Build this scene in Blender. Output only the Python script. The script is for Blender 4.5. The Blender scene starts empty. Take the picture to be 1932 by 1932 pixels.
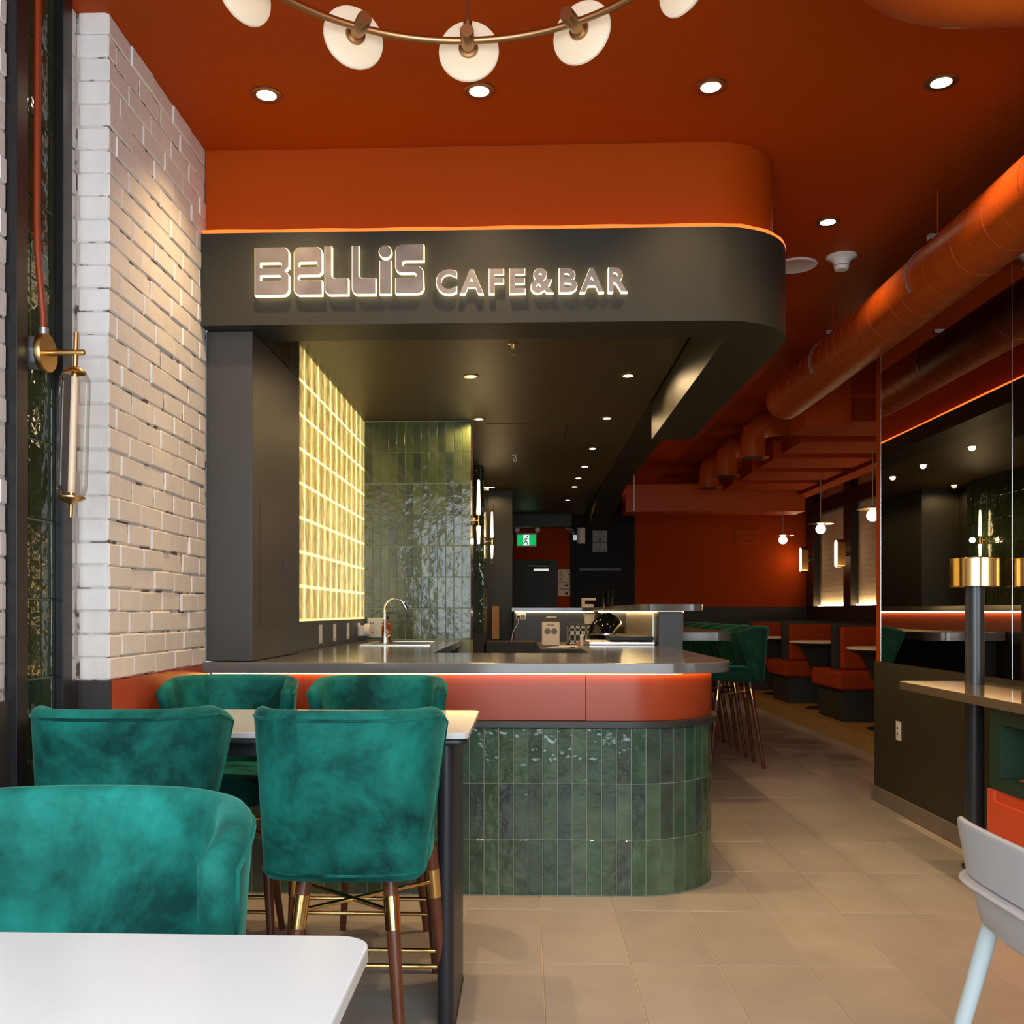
import bpy, bmesh, math, random
from mathutils import Vector, Matrix
random.seed(7)
S = bpy.context.scene
C = S.collection
PI = math.pi
R = math.radians

# ------------------------------------------------------------------ camera, world, daylight, exposure
cam_d = bpy.data.cameras.new('camera')
cam = bpy.data.objects.new('camera', cam_d); C.objects.link(cam)
cam.location = (0, 0, 1.25)
cam.rotation_euler = (PI / 2, 0, 0.035)
cam_d.sensor_width = 36.0
cam_d.lens = 1830 / 1932 * 36.0
cam_d.shift_x = (966 - 928) / 1932
cam_d.shift_y = (1155 - 966) / 1932
cam_d.clip_start = 0.02
S.camera = cam
S.view_settings.view_transform = 'Standard'
S.view_settings.look = 'None'
S.view_settings.gamma = 1.0
S.view_settings.use_curve_mapping = False
S.view_settings.exposure = 0.0
w = bpy.data.worlds.new('world'); S.world = w; w.use_nodes = True
w.node_tree.nodes['Background'].inputs[0].default_value = (0.80, 0.90, 1.0, 1)
w.node_tree.nodes['Background'].inputs[1].default_value = 0.9
S.cycles.use_denoising = True
S.cycles.max_bounces = 8
S.cycles.diffuse_bounces = 4
S.cycles.glossy_bounces = 5
S.cycles.transparent_max_bounces = 12
S.cycles.sample_clamp_indirect = 4.0
S.cycles.caustics_reflective = False
S.cycles.caustics_refractive = False

WARM = (1.0, 0.66, 0.33)
def light(kind, name, loc, energy, color=WARM, rot=None, parent=None, **k):
    d = bpy.data.lights.new(name, kind)
    d.energy = energy; d.color = color
    for a, b in k.items(): setattr(d, a, b)
    o = bpy.data.objects.new(name, d); C.objects.link(o)
    o.location = Vector(loc) - (parent.location if parent else Vector())
    if rot: o.rotation_euler = rot
    if parent: o.parent = parent
    return o
# daylight coming through the storefront windows behind the camera
light('AREA', 'storefront_daylight', (0.0, -0.75, 1.75), 180, (0.82, 0.93, 1.0), (R(90), 0, 0), shape='RECTANGLE', size=3.4, size_y=2.4)

# ------------------------------------------------------------------ materials
def nt(m):
    return m.node_tree.nodes, m.node_tree.links
def mat(name, col, rough=0.5, metal=0.0, spec=0.5, coat=0.0, sheen=0.0, emit=None, es=0.0, bump=None, var=None, coords='Object'):
    """bump = (scale, strength, detail); var = (scale, colour2, lo, hi)"""
    m = bpy.data.materials.new(name); m.use_nodes = True
    n, l = nt(m); b = n['Principled BSDF']
    b.inputs['Base Color'].default_value = (*col, 1)
    b.inputs['Roughness'].default_value = rough
    b.inputs['Metallic'].default_value = metal
    b.inputs['Specular IOR Level'].default_value = spec
    b.inputs['Coat Weight'].default_value = coat
    b.inputs['Coat Roughness'].default_value = 0.05
    b.inputs['Sheen Weight'].default_value = sheen
    if emit:
        b.inputs['Emission Color'].default_value = (*emit, 1)
        b.inputs['Emission Strength'].default_value = es
    if bump or var:
        tc = n.new('ShaderNodeTexCoord')
    if bump:
        t = n.new('ShaderNodeTexNoise'); t.inputs['Scale'].default_value = bump[0]; t.inputs['Detail'].default_value = bump[2] if len(bump) > 2 else 3
        l.new(tc.outputs[coords], t.inputs['Vector'])
        bp = n.new('ShaderNodeBump'); bp.inputs['Strength'].default_value = bump[1]; bp.inputs['Distance'].default_value = bump[3] if len(bump) > 3 else 0.01
        l.new(t.outputs['Fac'], bp.inputs['Height']); l.new(bp.outputs['Normal'], b.inputs['Normal'])
    if var:
        t = n.new('ShaderNodeTexNoise'); t.inputs['Scale'].default_value = var[0]; t.inputs['Detail'].default_value = 6
        l.new(tc.outputs[coords], t.inputs['Vector'])
        r = n.new('ShaderNodeValToRGB')
        r.color_ramp.elements[0].position = var[2]; r.color_ramp.elements[1].position = var[3]
        r.color_ramp.elements[0].color = (*col, 1); r.color_ramp.elements[1].color = (*var[1], 1)
        l.new(t.outputs['Fac'], r.inputs['Fac']); l.new(r.outputs['Color'], b.inputs['Base Color'])
    return m
def emis(name, col, s):
    m = bpy.data.materials.new(name); m.use_nodes = True
    n, l = nt(m); n.remove(n['Principled BSDF'])
    e = n.new('ShaderNodeEmission'); e.inputs[0].default_value = (*col, 1); e.inputs[1].default_value = s
    l.new(e.outputs[0], n['Material Output'].inputs[0])
    return m
def glassy(name, tint=(1, 1, 1), gl=0.9):
    m = bpy.data.materials.new(name); m.use_nodes = True
    n, l = nt(m); n.remove(n['Principled BSDF'])
    t = n.new('ShaderNodeBsdfTransparent'); t.inputs[0].default_value = (*tint, 1)
    g = n.new('ShaderNodeBsdfGlossy'); g.inputs['Roughness'].default_value = 0.02
    f = n.new('ShaderNodeFresnel'); f.inputs[0].default_value = 1.45
    x = n.new('ShaderNodeMixShader')
    k = n.new('ShaderNodeMath'); k.operation = 'MULTIPLY'; k.inputs[1].default_value = 0.35; l.new(f.outputs[0], k.inputs[0]); l.new(k.outputs[0], x.inputs[0]); l.new(t.outputs[0], x.inputs[1]); l.new(g.outputs[0], x.inputs[2])
    l.new(x.outputs[0], n['Material Output'].inputs[0])
    return m
def random_mat(name, cols, rough, wav, spec=0.5, spread=1.0, cloud=(9, 0.35), rel=0.004, wavd=2):
    """a glazed piece whose colour differs from piece to piece (Object Info random) with a soft cloud inside each"""
    m = bpy.data.materials.new(name); m.use_nodes = True
    n, l = nt(m); b = n['Principled BSDF']
    oi = n.new('ShaderNodeObjectInfo'); r = n.new('ShaderNodeValToRGB')
    r.color_ramp.interpolation = 'LINEAR'
    k = len(cols)
    while len(r.color_ramp.elements) < k: r.color_ramp.elements.new(0.5)
    for i, c in enumerate(cols):
        r.color_ramp.elements[i].position = i / (k - 1); r.color_ramp.elements[i].color = (*c, 1)
    l.new(oi.outputs['Random'], r.inputs[0])
    tc = n.new('ShaderNodeTexCoord'); g = n.new('ShaderNodeNewGeometry')
    add = n.new('ShaderNodeVectorMath'); add.operation = 'ADD'
    cmb = n.new('ShaderNodeMath'); cmb.operation = 'MULTIPLY'; cmb.inputs[1].default_value = 37.0
    l.new(oi.outputs['Random'], cmb.inputs[0])
    l.new(tc.outputs['Object'], add.inputs[0]); l.new(cmb.outputs[0], add.inputs[1])
    t = n.new('ShaderNodeTexNoise'); t.inputs['Scale'].default_value = cloud[0]; t.inputs['Detail'].default_value = 4
    l.new(add.outputs[0], t.inputs['Vector'])
    mr = n.new('ShaderNodeMapRange'); mr.inputs[1].default_value = 0.25; mr.inputs[2].default_value = 0.75
    mr.inputs[3].default_value = 1 - cloud[1]; mr.inputs[4].default_value = 1 + cloud[1]
    l.new(t.outputs['Fac'], mr.inputs[0])
    mx = n.new('ShaderNodeVectorMath'); mx.operation = 'SCALE'
    l.new(r.outputs[0], mx.inputs[0]); l.new(mr.outputs[0], mx.inputs['Scale'])
    l.new(mx.outputs[0], b.inputs['Base Color'])
    b.inputs['Roughness'].default_value = rough; b.inputs['Specular IOR Level'].default_value = spec
    t2 = n.new('ShaderNodeTexNoise'); t2.inputs['Scale'].default_value = wav[0]; t2.inputs['Detail'].default_value = wavd
    l.new(add.outputs[0], t2.inputs['Vector'])
    bp = n.new('ShaderNodeBump'); bp.inputs['Strength'].default_value = wav[1]; bp.inputs['Distance'].default_value = rel
    l.new(t2.outputs['Fac'], bp.inputs['Height']); l.new(bp.outputs['Normal'], b.inputs['Normal'])
    return m

M = {}
M['rust'] = mat('rust_paint', (0.38, 0.052, 0.002), 0.55, spec=0.12, bump=(60, 0.05))
M['rust_matte'] = mat('rust_matte_paint', (0.33, 0.040, 0.003), 0.8, spec=0.08)
M['rust_gloss'] = mat('rust_panel', (0.42, 0.062, 0.018), 0.32, spec=0.45)
M['rust_duct'] = mat('rust_duct', (0.40, 0.062, 0.004), 0.42, spec=0.25, bump=(8, 0.1, 2))
M['red_orange'] = mat('orange_laminate', (0.66, 0.085, 0.025), 0.45)
M['char'] = mat('charcoal_paint', (0.038, 0.035, 0.033), 0.42, bump=(40, 0.04))
M['olive'] = mat('olive_charcoal_paint', (0.027, 0.0265, 0.019), 0.45, spec=0.3, bump=(40, 0.04))
M['soffit'] = mat('warm_lit_soffit_paint', (0.075, 0.055, 0.022), 0.45, spec=0.4, bump=(40, 0.04))  # canopy paint browned and brightened, the soffit's warm light put into the colour
M['dark_wain'] = mat('dark_olive_wainscot', (0.034, 0.028, 0.012), 0.5)
M['black'] = mat('black_metal', (0.012, 0.012, 0.014), 0.35)
M['night'] = mat('near_black_paint', (0.006, 0.0055, 0.005), 0.6, spec=0.2)
M['door_grey'] = mat('dark_grey_door', (0.020, 0.020, 0.021), 0.5, spec=0.3)
M['blacksoft'] = mat('soft_black_paint', (0.018, 0.017, 0.016), 0.6)
M['slate'] = mat('slate_powder_coat', (0.035, 0.040, 0.046), 0.33, spec=0.6)
M['tbl_black'] = mat('black_powder_coat', (0.018, 0.02, 0.025), 0.4)
M['stone'] = mat('grey_stone_counter', (0.125, 0.120, 0.118), 0.13, spec=0.55, var=(12, (0.135, 0.130, 0.126), 0.35, 0.65))
M['marble'] = mat('white_marble', (0.665, 0.735, 0.752), 0.16, spec=0.3, var=(1.6, (0.58, 0.665, 0.70), 0.50, 0.62))
M['brass'] = mat('brushed_brass', (0.62, 0.40, 0.16), 0.28, 1.0)
M['antique'] = mat('antique_brass', (0.36, 0.22, 0.11), 0.36, 1.0)
M['gold'] = mat('polished_gold', (0.80, 0.52, 0.20), 0.16, 1.0)
M['chrome'] = mat('chrome', (0.80, 0.79, 0.77), 0.12, 1.0)
M['steel'] = mat('brushed_steel', (0.60, 0.57, 0.53), 0.32, 1.0, bump=(3, 0.2, 2))
M['galv'] = mat('galvanised_steel', (0.42, 0.45, 0.46), 0.4, 0.85, bump=(30, 0.1))
M['nickel'] = mat('brushed_nickel_letter', (0.26, 0.235, 0.22), 0.36, 0.75, var=(9, (0.36, 0.33, 0.31), 0.35, 0.65))
M['white_pl'] = mat('white_plastic', (0.80, 0.77, 0.72), 0.4)
M['paper'] = mat('cream_paper', (0.75, 0.62, 0.48), 0.7)
M['paper_grey'] = mat('grey_sign', (0.30, 0.31, 0.33), 0.6)
M['ink'] = mat('black_ink', (0.01, 0.01, 0.01), 0.6)
M['walnut'] = mat('walnut_wood', (0.115, 0.033, 0.014), 0.32, spec=0.5, var=(7, (0.16, 0.05, 0.02), 0.3, 0.7))
M['grout'] = mat('pale_grout', (0.30, 0.27, 0.20), 0.8)
M['grout_dark'] = mat('dark_grout', (0.29, 0.33, 0.25), 0.8)
M['floor_grout'] = mat('floor_grout', (0.52, 0.45, 0.35), 0.85)
M['upholst'] = mat('rust_upholstery', (0.34, 0.042, 0.006), 0.85, spec=0.15)
M['booth'] = mat('dark_booth_base', (0.028, 0.028, 0.018), 0.5)
M['green_lac'] = mat('dark_green_lacquer', (0.020, 0.050, 0.030), 0.4)
M['grey_pl'] = mat('pale_grey_plastic', (0.50, 0.53, 0.57), 0.4)
M['blue_leg'] = mat('pale_blue_metal', (0.55, 0.66, 0.69), 0.35)
M['amber'] = mat('amber_bottle', (0.30, 0.07, 0.008), 0.12, spec=0.6)
M['crate'] = mat('beige_crate', (0.42, 0.40, 0.32), 0.5)
M['mirror'] = mat('mirror', (0.80, 0.78, 0.74), 0.0, 1.0)
M['edge'] = mat('polished_edge', (0.75, 0.75, 0.72), 0.2, 1.0)
M['step_wood'] = mat('ochre_step', (0.42, 0.24, 0.07), 0.5)
M['glass'] = glassy('clear_glass')
M['smoke_glass'] = glassy('tinted_glass', (0.93, 0.90, 0.86))
M['lamp'] = emis('lamp_face', (1.0, 0.86, 0.62), 25)
M['lamp_dim'] = emis('small_lamp_face', (1.0, 0.84, 0.58), 16)
M['led'] = emis('led_warm', (1.0, 0.54, 0.13), 16)
M['led_win'] = emis('led_window', (1.0, 0.70, 0.32), 30)
M['led_thin'] = emis('led_thin', (1.0, 0.70, 0.32), 11)
M['neon'] = emis('neon_orange', (1.0, 0.17, 0.03), 2.0)
M['acryl'] = emis('lit_acrylic', (1.0, 0.74, 0.36), 5.2)
M['globe'] = emis('globe_lamp', (1.0, 0.88, 0.70), 3.5)
M['tube'] = emis('tube_flame', (1.0, 0.72, 0.36), 9)
M['opal'] = emis('opal_strip', (1.0, 0.80, 0.52), 3.0)
M['exit'] = emis('exit_green', (0.01, 0.55, 0.13), 0.9)
M['exit_w'] = emis('exit_white', (0.85, 1.0, 0.90), 1.0)

# opal alabaster discs of the chandelier, lit from inside, with turned rings
def alabaster():
    m = mat('alabaster_disc', (0.42, 0.37, 0.29), 0.4, spec=0.2)
    n, l = nt(m); b = n['Principled BSDF']
    tc = n.new('ShaderNodeTexCoord'); sp = n.new('ShaderNodeVectorMath'); sp.operation = 'LENGTH'
    l.new(tc.outputs['Object'], sp.inputs[0])
    r = n.new('ShaderNodeValToRGB'); mr = n.new('ShaderNodeMapRange')
    mr.inputs[1].default_value = 0.0; mr.inputs[2].default_value = 0.085
    l.new(sp.outputs['Value'], mr.inputs[0]); l.new(mr.outputs[0], r.inputs[0])
    r.color_ramp.elements[0].color = (1.0, 0.70, 0.36, 1); r.color_ramp.elements[1].color = (0.86, 0.70, 0.52, 1)
    l.new(r.outputs[0], b.inputs['Emission Color'])
    b.inputs['Emission Strength'].default_value = 0.42
    return m
M['alabaster'] = alabaster()

def velvet(name, c1, c2):
    m = mat(name, c1, 0.75, sheen=0.28, spec=0.15)
    n, l = nt(m); b = n['Principled BSDF']
    tc = n.new('ShaderNodeTexCoord'); oi = n.new('ShaderNodeObjectInfo')
    mu = n.new('ShaderNodeMath'); mu.operation = 'MULTIPLY'; mu.inputs[1].default_value = 23.0
    ad = n.new('ShaderNodeVectorMath'); ad.operation = 'ADD'
    l.new(oi.outputs['Random'], mu.inputs[0]); l.new(tc.outputs['Object'], ad.inputs[0]); l.new(mu.outputs[0], ad.inputs[1])
    t = n.new('ShaderNodeTexNoise'); t.inputs['Scale'].default_value = 4.2; t.inputs['Detail'].default_value = 8; t.inputs['Roughness'].default_value = 0.66; t.inputs['Distortion'].default_value = 0.25
    l.new(ad.outputs[0], t.inputs['Vector'])
    r = n.new('ShaderNodeValToRGB'); r.color_ramp.elements[0].position = 0.39; r.color_ramp.elements[1].position = 0.64
    r.color_ramp.elements[0].color = (*c1, 1); r.color_ramp.elements[1].color = (*c2, 1)
    l.new(t.outputs['Fac'], r.inputs[0]); l.new(r.outputs[0], b.inputs['Base Color'])
    b.inputs['Sheen Tint'].default_value = (0.20, 0.85, 0.68, 1)
    b.inputs['Sheen Roughness'].default_value = 0.35
    return m
M['velvet'] = velvet('green_velvet', (0.0015, 0.042, 0.035), (0.011, 0.205, 0.168))
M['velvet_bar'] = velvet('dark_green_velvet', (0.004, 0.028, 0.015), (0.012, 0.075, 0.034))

M['tile_green'] = random_mat('green_glazed_tile', [(0.046, 0.105, 0.062), (0.068, 0.130, 0.078), (0.036, 0.072, 0.062), (0.088, 0.155, 0.094), (0.056, 0.105, 0.050), (0.052, 0.074, 0.068), (0.060, 0.120, 0.066)], 0.12, (15, 0.75), cloud=(10, 0.32), rel=0.009)
M['tile_warm_lit'] = random_mat('warm_lit_green_tile', [(0.060, 0.085, 0.032), (0.085, 0.110, 0.040), (0.045, 0.062, 0.032), (0.105, 0.130, 0.050), (0.070, 0.095, 0.030), (0.052, 0.062, 0.038)], 0.14, (16, 0.5), cloud=(10, 0.30), rel=0.006)  # green tile yellowed: warm light from the glass wall is in the colour
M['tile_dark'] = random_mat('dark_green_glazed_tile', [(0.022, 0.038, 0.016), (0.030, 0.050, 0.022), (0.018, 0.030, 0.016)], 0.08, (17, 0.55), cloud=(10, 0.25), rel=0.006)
M['floor_tile'] = random_mat('floor_tile', [(0.395, 0.360, 0.310), (0.425, 0.388, 0.333), (0.38, 0.350, 0.305)], 0.40, (4, 0.03), cloud=(3.5, 0.10), rel=0.002)
M['base_tile'] = random_mat('baseboard_tile', [(0.20, 0.16, 0.12), (0.23, 0.185, 0.14)], 0.42, (5, 0.04), cloud=(5, 0.12))
M['brick'] = random_mat('white_painted_brick', [(0.74, 0.72, 0.69), (0.79, 0.77, 0.745), (0.77, 0.75, 0.72)], 0.55, (38, 0.30), cloud=(16, 0.05), rel=0.006, wavd=6)

def mortar():
    m = mat('painted_mortar', (0.66, 0.64, 0.61), 0.75, bump=(60, 0.5))
    n, l = nt(m); b = n['Principled BSDF']
    tc = n.new('ShaderNodeTexCoord'); t = n.new('ShaderNodeTexNoise'); t.inputs['Scale'].default_value = 14; t.inputs['Detail'].default_value = 8
    l.new(tc.outputs['Object'], t.inputs['Vector'])
    r = n.new('ShaderNodeValToRGB'); r.color_ramp.elements[0].position = 0.53; r.color_ramp.elements[1].position = 0.60
    r.color_ramp.elements[0].color = (0.62, 0.60, 0.57, 1); r.color_ramp.elements[1].color = (0.10, 0.09, 0.08, 1)
    l.new(t.outputs['Fac'], r.inputs[0]); l.new(r.outputs[0], b.inputs['Base Color'])
    return m
M['mortar'] = mortar()

def glass_block_mat():
    """backlit pressed glass: gold light from the LED grid behind, mottled by the wavy glass"""
    m = mat('backlit_glass_block', (0.25, 0.20, 0.08), 0.12, spec=0.6, bump=(22, 0.6, 3))
    n, l = nt(m); b = n['Principled BSDF']
    tc = n.new('ShaderNodeTexCoord'); t = n.new('ShaderNodeTexNoise'); t.inputs['Scale'].default_value = 26; t.inputs['Detail'].default_value = 5
    mp = n.new('ShaderNodeMapping'); mp.inputs['Scale'].default_value = (1, 1.0, 0.35)
    oi = n.new('ShaderNodeObjectInfo'); mu = n.new('ShaderNodeMath'); mu.operation = 'MULTIPLY'; mu.inputs[1].default_value = 31
    ad = n.new('ShaderNodeVectorMath'); ad.operation = 'ADD'
    l.new(oi.outputs['Random'], mu.inputs[0]); l.new(tc.outputs['Object'], ad.inputs[0]); l.new(mu.outputs[0], ad.inputs[1])
    l.new(ad.outputs[0], mp.inputs[0]); l.new(mp.outputs[0], t.inputs['Vector'])
    r = n.new('ShaderNodeValToRGB'); r.color_ramp.elements[0].position = 0.34; r.color_ramp.elements[1].position = 0.66
    r.color_ramp.elements[0].color = (0.32, 0.20, 0.045, 1); r.color_ramp.elements[1].color = (0.78, 0.55, 0.17, 1)
    l.new(t.outputs['Fac'], r.inputs['Fac'])
    sx = n.new('ShaderNodeSeparateXYZ'); l.new(tc.outputs['Object'], sx.inputs[0])
    ab = n.new('ShaderNodeMath'); ab.operation = 'ABSOLUTE'; l.new(sx.outputs[1], ab.inputs[0])
    mr = n.new('ShaderNodeMapRange'); mr.inputs[1].default_value = 0.02; mr.inputs[2].default_value = 0.088; mr.inputs[3].default_value = 0.80; mr.inputs[4].default_value = 1.6
    l.new(ab.outputs[0], mr.inputs[0])
    sc_ = n.new('ShaderNodeVectorMath'); sc_.operation = 'SCALE'; l.new(r.outputs[0], sc_.inputs[0]); l.new(mr.outputs[0], sc_.inputs['Scale'])
    l.new(sc_.outputs[0], b.inputs['Emission Color'])
    b.inputs['Emission Strength'].default_value = 1.0
    return m
M['gblock'] = glass_block_mat()
M['gjoint'] = emis('lit_glass_joint', (1.0, 0.78, 0.28), 1.7)
M['gspot'] = emis('led_dot', (1.0, 0.86, 0.50), 4)

# ------------------------------------------------------------------ mesh helpers
class MB:
    def __init__(s): s.v = []; s.f = []
    def add(s, vs, fs):
        o = len(s.v); s.v += [tuple(p) for p in vs]; s.f += [tuple(i + o for i in f) for f in fs]; return s
    def box(s, x0, x1, y0, y1, z0, z1):
        return s.add([(x0, y0, z0), (x1, y0, z0), (x1, y1, z0), (x0, y1, z0), (x0, y0, z1), (x1, y0, z1), (x1, y1, z1), (x0, y1, z1)],
                     [(0, 3, 2, 1), (4, 5, 6, 7), (0, 1, 5, 4), (1, 2, 6, 5), (2, 3, 7, 6), (3, 0, 4, 7)])
    def prism(s, poly, z0, z1):
        n = len(poly)
        return s.add([(x, y, z0) for x, y in poly] + [(x, y, z1) for x, y in poly],
                     [tuple(range(n))[::-1], tuple(range(n, 2 * n))] + [(i, (i + 1) % n, n + (i + 1) % n, n + i) for i in range(n)])
    def rings(s, rs, closed=True, cap=True):
        """rs: list of equally long vertex rings"""
        n = len(rs[0]); vs = [p for r in rs for p in r]; fs = []
        for k in range(len(rs) - 1):
            for i in range(n if closed else n - 1):
                a = k * n + i; b = k * n + (i + 1) % n
                fs.append((a, b, b + n, a + n))
        if cap and closed: fs += [tuple(range(n))[::-1], tuple(range((len(rs) - 1) * n, len(rs) * n))]
        return s.add(vs, fs)
    def cyl(s, p0, p1, r0, r1=None, n=16):
        r1 = r0 if r1 is None else r1
        p0 = Vector(p0); p1 = Vector(p1); d = (p1 - p0).normalized()
        a = d.orthogonal().normalized(); b = d.cross(a)
        rg = [[p + (a * math.cos(2 * PI * i / n) + b * math.sin(2 * PI * i / n)) * r for i in range(n)] for p, r in ((p0, r0), (p1, r1))]
        return s.rings(rg)
    def prof(s, p0, p1, pr, n=24):
        """surface of revolution on the axis p0->p1; pr = [(t along the axis in metres, r)]"""
        p0 = Vector(p0); d = (Vector(p1) - p0).normalized(); a = d.orthogonal().normalized(); b = d.cross(a)
        rg = [[p0 + d * t + (a * math.cos(2 * PI * i / n) + b * math.sin(2 * PI * i / n)) * max(r, 1e-4) for i in range(n)] for t, r in pr]
        return s.rings(rg)
    def tube(s, path, r, n=10, closed=False):
        P = [Vector(p) for p in path]; m = len(P); rg = []
        prev = None
        for i in range(m):
            if closed: d = P[(i + 1) % m] - P[i - 1]
            else: d = P[min(i + 1, m - 1)] - P[max(i - 1, 0)]
            d.normalize()
            if prev is None: a = d.orthogonal().normalized()
            else: a = (prev - d * prev.dot(d)).normalized()
            prev = a; b = d.cross(a)
            rg.append([P[i] + (a * math.cos(2 * PI * k / n) + b * math.sin(2 * PI * k / n)) * r for k in range(n)])
        if closed: rg.append(rg[0])
        return s.rings(rg, cap=not closed)
    def ball(s, c, r, n=20, m=12, sz=1.0):
        return s.prof((c[0], c[1], c[2] - r * sz), (c[0], c[1], c[2] + r), [(r * sz * (1 - math.cos(PI * k / m)), r * math.sin(PI * k / m)) for k in range(m + 1)], n)
    def mesh(s, name, m, origin=(0, 0, 0), smooth=40):
        me = bpy.data.meshes.new(name); o = Vector(origin)
        me.from_pydata([tuple(Vector(p) - o) for p in s.v], [], s.f)
        bm = bmesh.new(); bm.from_mesh(me); bmesh.ops.recalc_face_normals(bm, faces=bm.faces); bm.to_mesh(me); bm.free()
        if m: me.materials.append(M[m] if isinstance(m, str) else m)
        if smooth:
            me.polygons.foreach_set('use_smooth', [True] * len(me.polygons)); me.set_sharp_from_angle(angle=R(smooth))
        return me
    def build(s, name, m, parent=None, bevel=0, sub=0, smooth=40, label=None, kind=None, seg=2):
        if parent: org = parent_world(parent)
        else:
            xs = [p[0] for p in s.v]; ys = [p[1] for p in s.v]; zs = [p[2] for p in s.v]
            org = Vector(((min(xs) + max(xs)) / 2, (min(ys) + max(ys)) / 2, min(zs)))
        me = s.mesh(name, m, org, smooth)
        o = bpy.data.objects.new(name, me); C.objects.link(o)
        if parent: o.parent = parent
        else: o.location = org
        if bevel:
            b = o.modifiers.new('bevel', 'BEVEL'); b.width = bevel; b.segments = seg; b.limit_method = 'ANGLE'; b.angle_limit = R(35); b.harden_normals = True
        if sub:
            b = o.modifiers.new('sub', 'SUBSURF'); b.levels = sub; b.render_levels = sub
        if label: o['label'] = label
        if kind: o['kind'] = kind
        return o
def parent_world(p):
    v = Vector(p.location); q = p.parent
    while q: v = v + Vector(q.location); q = q.parent
    return v
def tag(o, label, cat, group=None, kind=None):
    o['label'] = label; o['category'] = cat
    if group: o['group'] = group
    if kind: o['kind'] = kind
    return o
def thing(name, loc, label, cat, group=None):
    o = bpy.data.objects.new(name, None); C.objects.link(o); o.location = loc; o.empty_display_size = 0.05
    return tag(o, label, cat, group)
def struct(name, mb, m, **k):
    o = mb.build(name, m, **k); o['kind'] = 'structure'; return o
def inst(name, me, parent, loc, rot=(0, 0, 0), scale=None):
    o = bpy.data.objects.new(name, me); C.objects.link(o)
    o.location = Vector(loc) - (parent_world(parent) if parent else Vector()); o.rotation_euler = rot
    if scale: o.scale = scale
    if parent: o.parent = parent
    return o
def copy_tree(o, parent=None):
    c = o.copy(); C.objects.link(c)
    if parent: c.parent = parent
    for ch in list(o.children): copy_tree(ch, c)
    return c
def arc(cx, cy, r, a0, a1, n):
    return [(cx + r * math.cos(R(a0 + (a1 - a0) * i / n)), cy + r * math.sin(R(a0 + (a1 - a0) * i / n))) for i in range(n + 1)]
def rrect(x0, x1, y0, y1, r, n=5):
    return arc(x1 - r, y0 + r, r, -90, 0, n) + arc(x1 - r, y1 - r, r, 0, 90, n) + arc(x0 + r, y1 - r, r, 90, 180, n) + arc(x0 + r, y0 + r, r, 180, 270, n)
def sup(w, d, n=32, e=3.2, cx=0, cy=0):
    out = []
    for i in range(n):
        t = 2 * PI * i / n; c, s_ = math.cos(t), math.sin(t)
        out.append((cx + w * math.copysign(abs(c) ** (2 / e), c), cy + d * math.copysign(abs(s_) ** (2 / e), s_)))
    return out
def piece_mesh(name, sx, sy, sz, bev, m):
    """bevelled block centred on its own origin, 44 triangles"""
    bm = bmesh.new(); bmesh.ops.create_cube(bm, size=1.0)
    bmesh.ops.scale(bm, vec=(sx, sy, sz), verts=bm.verts)
    bmesh.ops.bevel(bm, geom=bm.edges[:], offset=bev, segments=1, affect='EDGES', profile=0.5)
    me = bpy.data.meshes.new(name); bm.to_mesh(me); bm.free(); me.materials.append(M[m])
    return me
def curve_mesh(name, splines, depth, m, grow=0.0):
    """extruded filled outline(s) in the XZ plane, facing -Y; splines are point lists"""
    cu = bpy.data.curves.new(name, 'CURVE'); cu.dimensions = '2D'; cu.fill_mode = 'BOTH'; cu.extrude = depth / 2; cu.offset = grow
    for pts in splines:
        sp = cu.splines.new('POLY'); sp.points.add(len(pts) - 1)
        for p, q in zip(sp.points, pts): p.co = (q[0], q[1], 0, 1)
        sp.use_cyclic_u = True
    return curve_to_mesh(name, cu, m)
def curve_to_mesh(name, cu, m):
    o = bpy.data.objects.new(name, cu); C.objects.link(o)
    dg = bpy.context.evaluated_depsgraph_get(); dg.update()
    me = bpy.data.meshes.new_from_object(o.evaluated_get(dg))
    bpy.data.objects.remove(o); bpy.data.curves.remove(cu)
    me.name = name; me.materials.clear(); me.materials.append(M[m])
    return me
def text_mesh(name, txt, depth, m, offset=0.0):
    cu = bpy.data.curves.new(name, 'FONT'); cu.body = txt; cu.extrude = depth / 2; cu.size = 1.0; cu.offset = offset
    cu.resolution_u = 4
    return curve_to_mesh(name, cu, m)
def fit(me, x0, x1, z0, z1, depth):
    """maps the mesh's XY box onto x0..x1, z0..z1 standing upright, front towards -Y, thickness `depth` from y=0 back"""
    vs = [v.co.copy() for v in me.vertices]
    ax, bx = min(v.x for v in vs), max(v.x for v in vs); ay, by = min(v.y for v in vs), max(v.y for v in vs); az, bz = min(v.z for v in vs), max(v.z for v in vs)
    for v in me.vertices:
        x, y, z = v.co
        v.co = (x0 + (x - ax) / (bx - ax) * (x1 - x0), depth * (1 - (z - az) / max(bz - az, 1e-9)), z0 + (y - ay) / (by - ay) * (z1 - z0))
    me.update(); return me
def put(name, me, parent, y, kind=None):
    o = bpy.data.objects.new(name, me); C.objects.link(o); o.parent = parent
    pw = parent_world(parent)
    for v in me.vertices: v.co = Vector((v.co.x - pw.x, v.co.y + y - pw.y, v.co.z - pw.z))
    me.update(); return o

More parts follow.
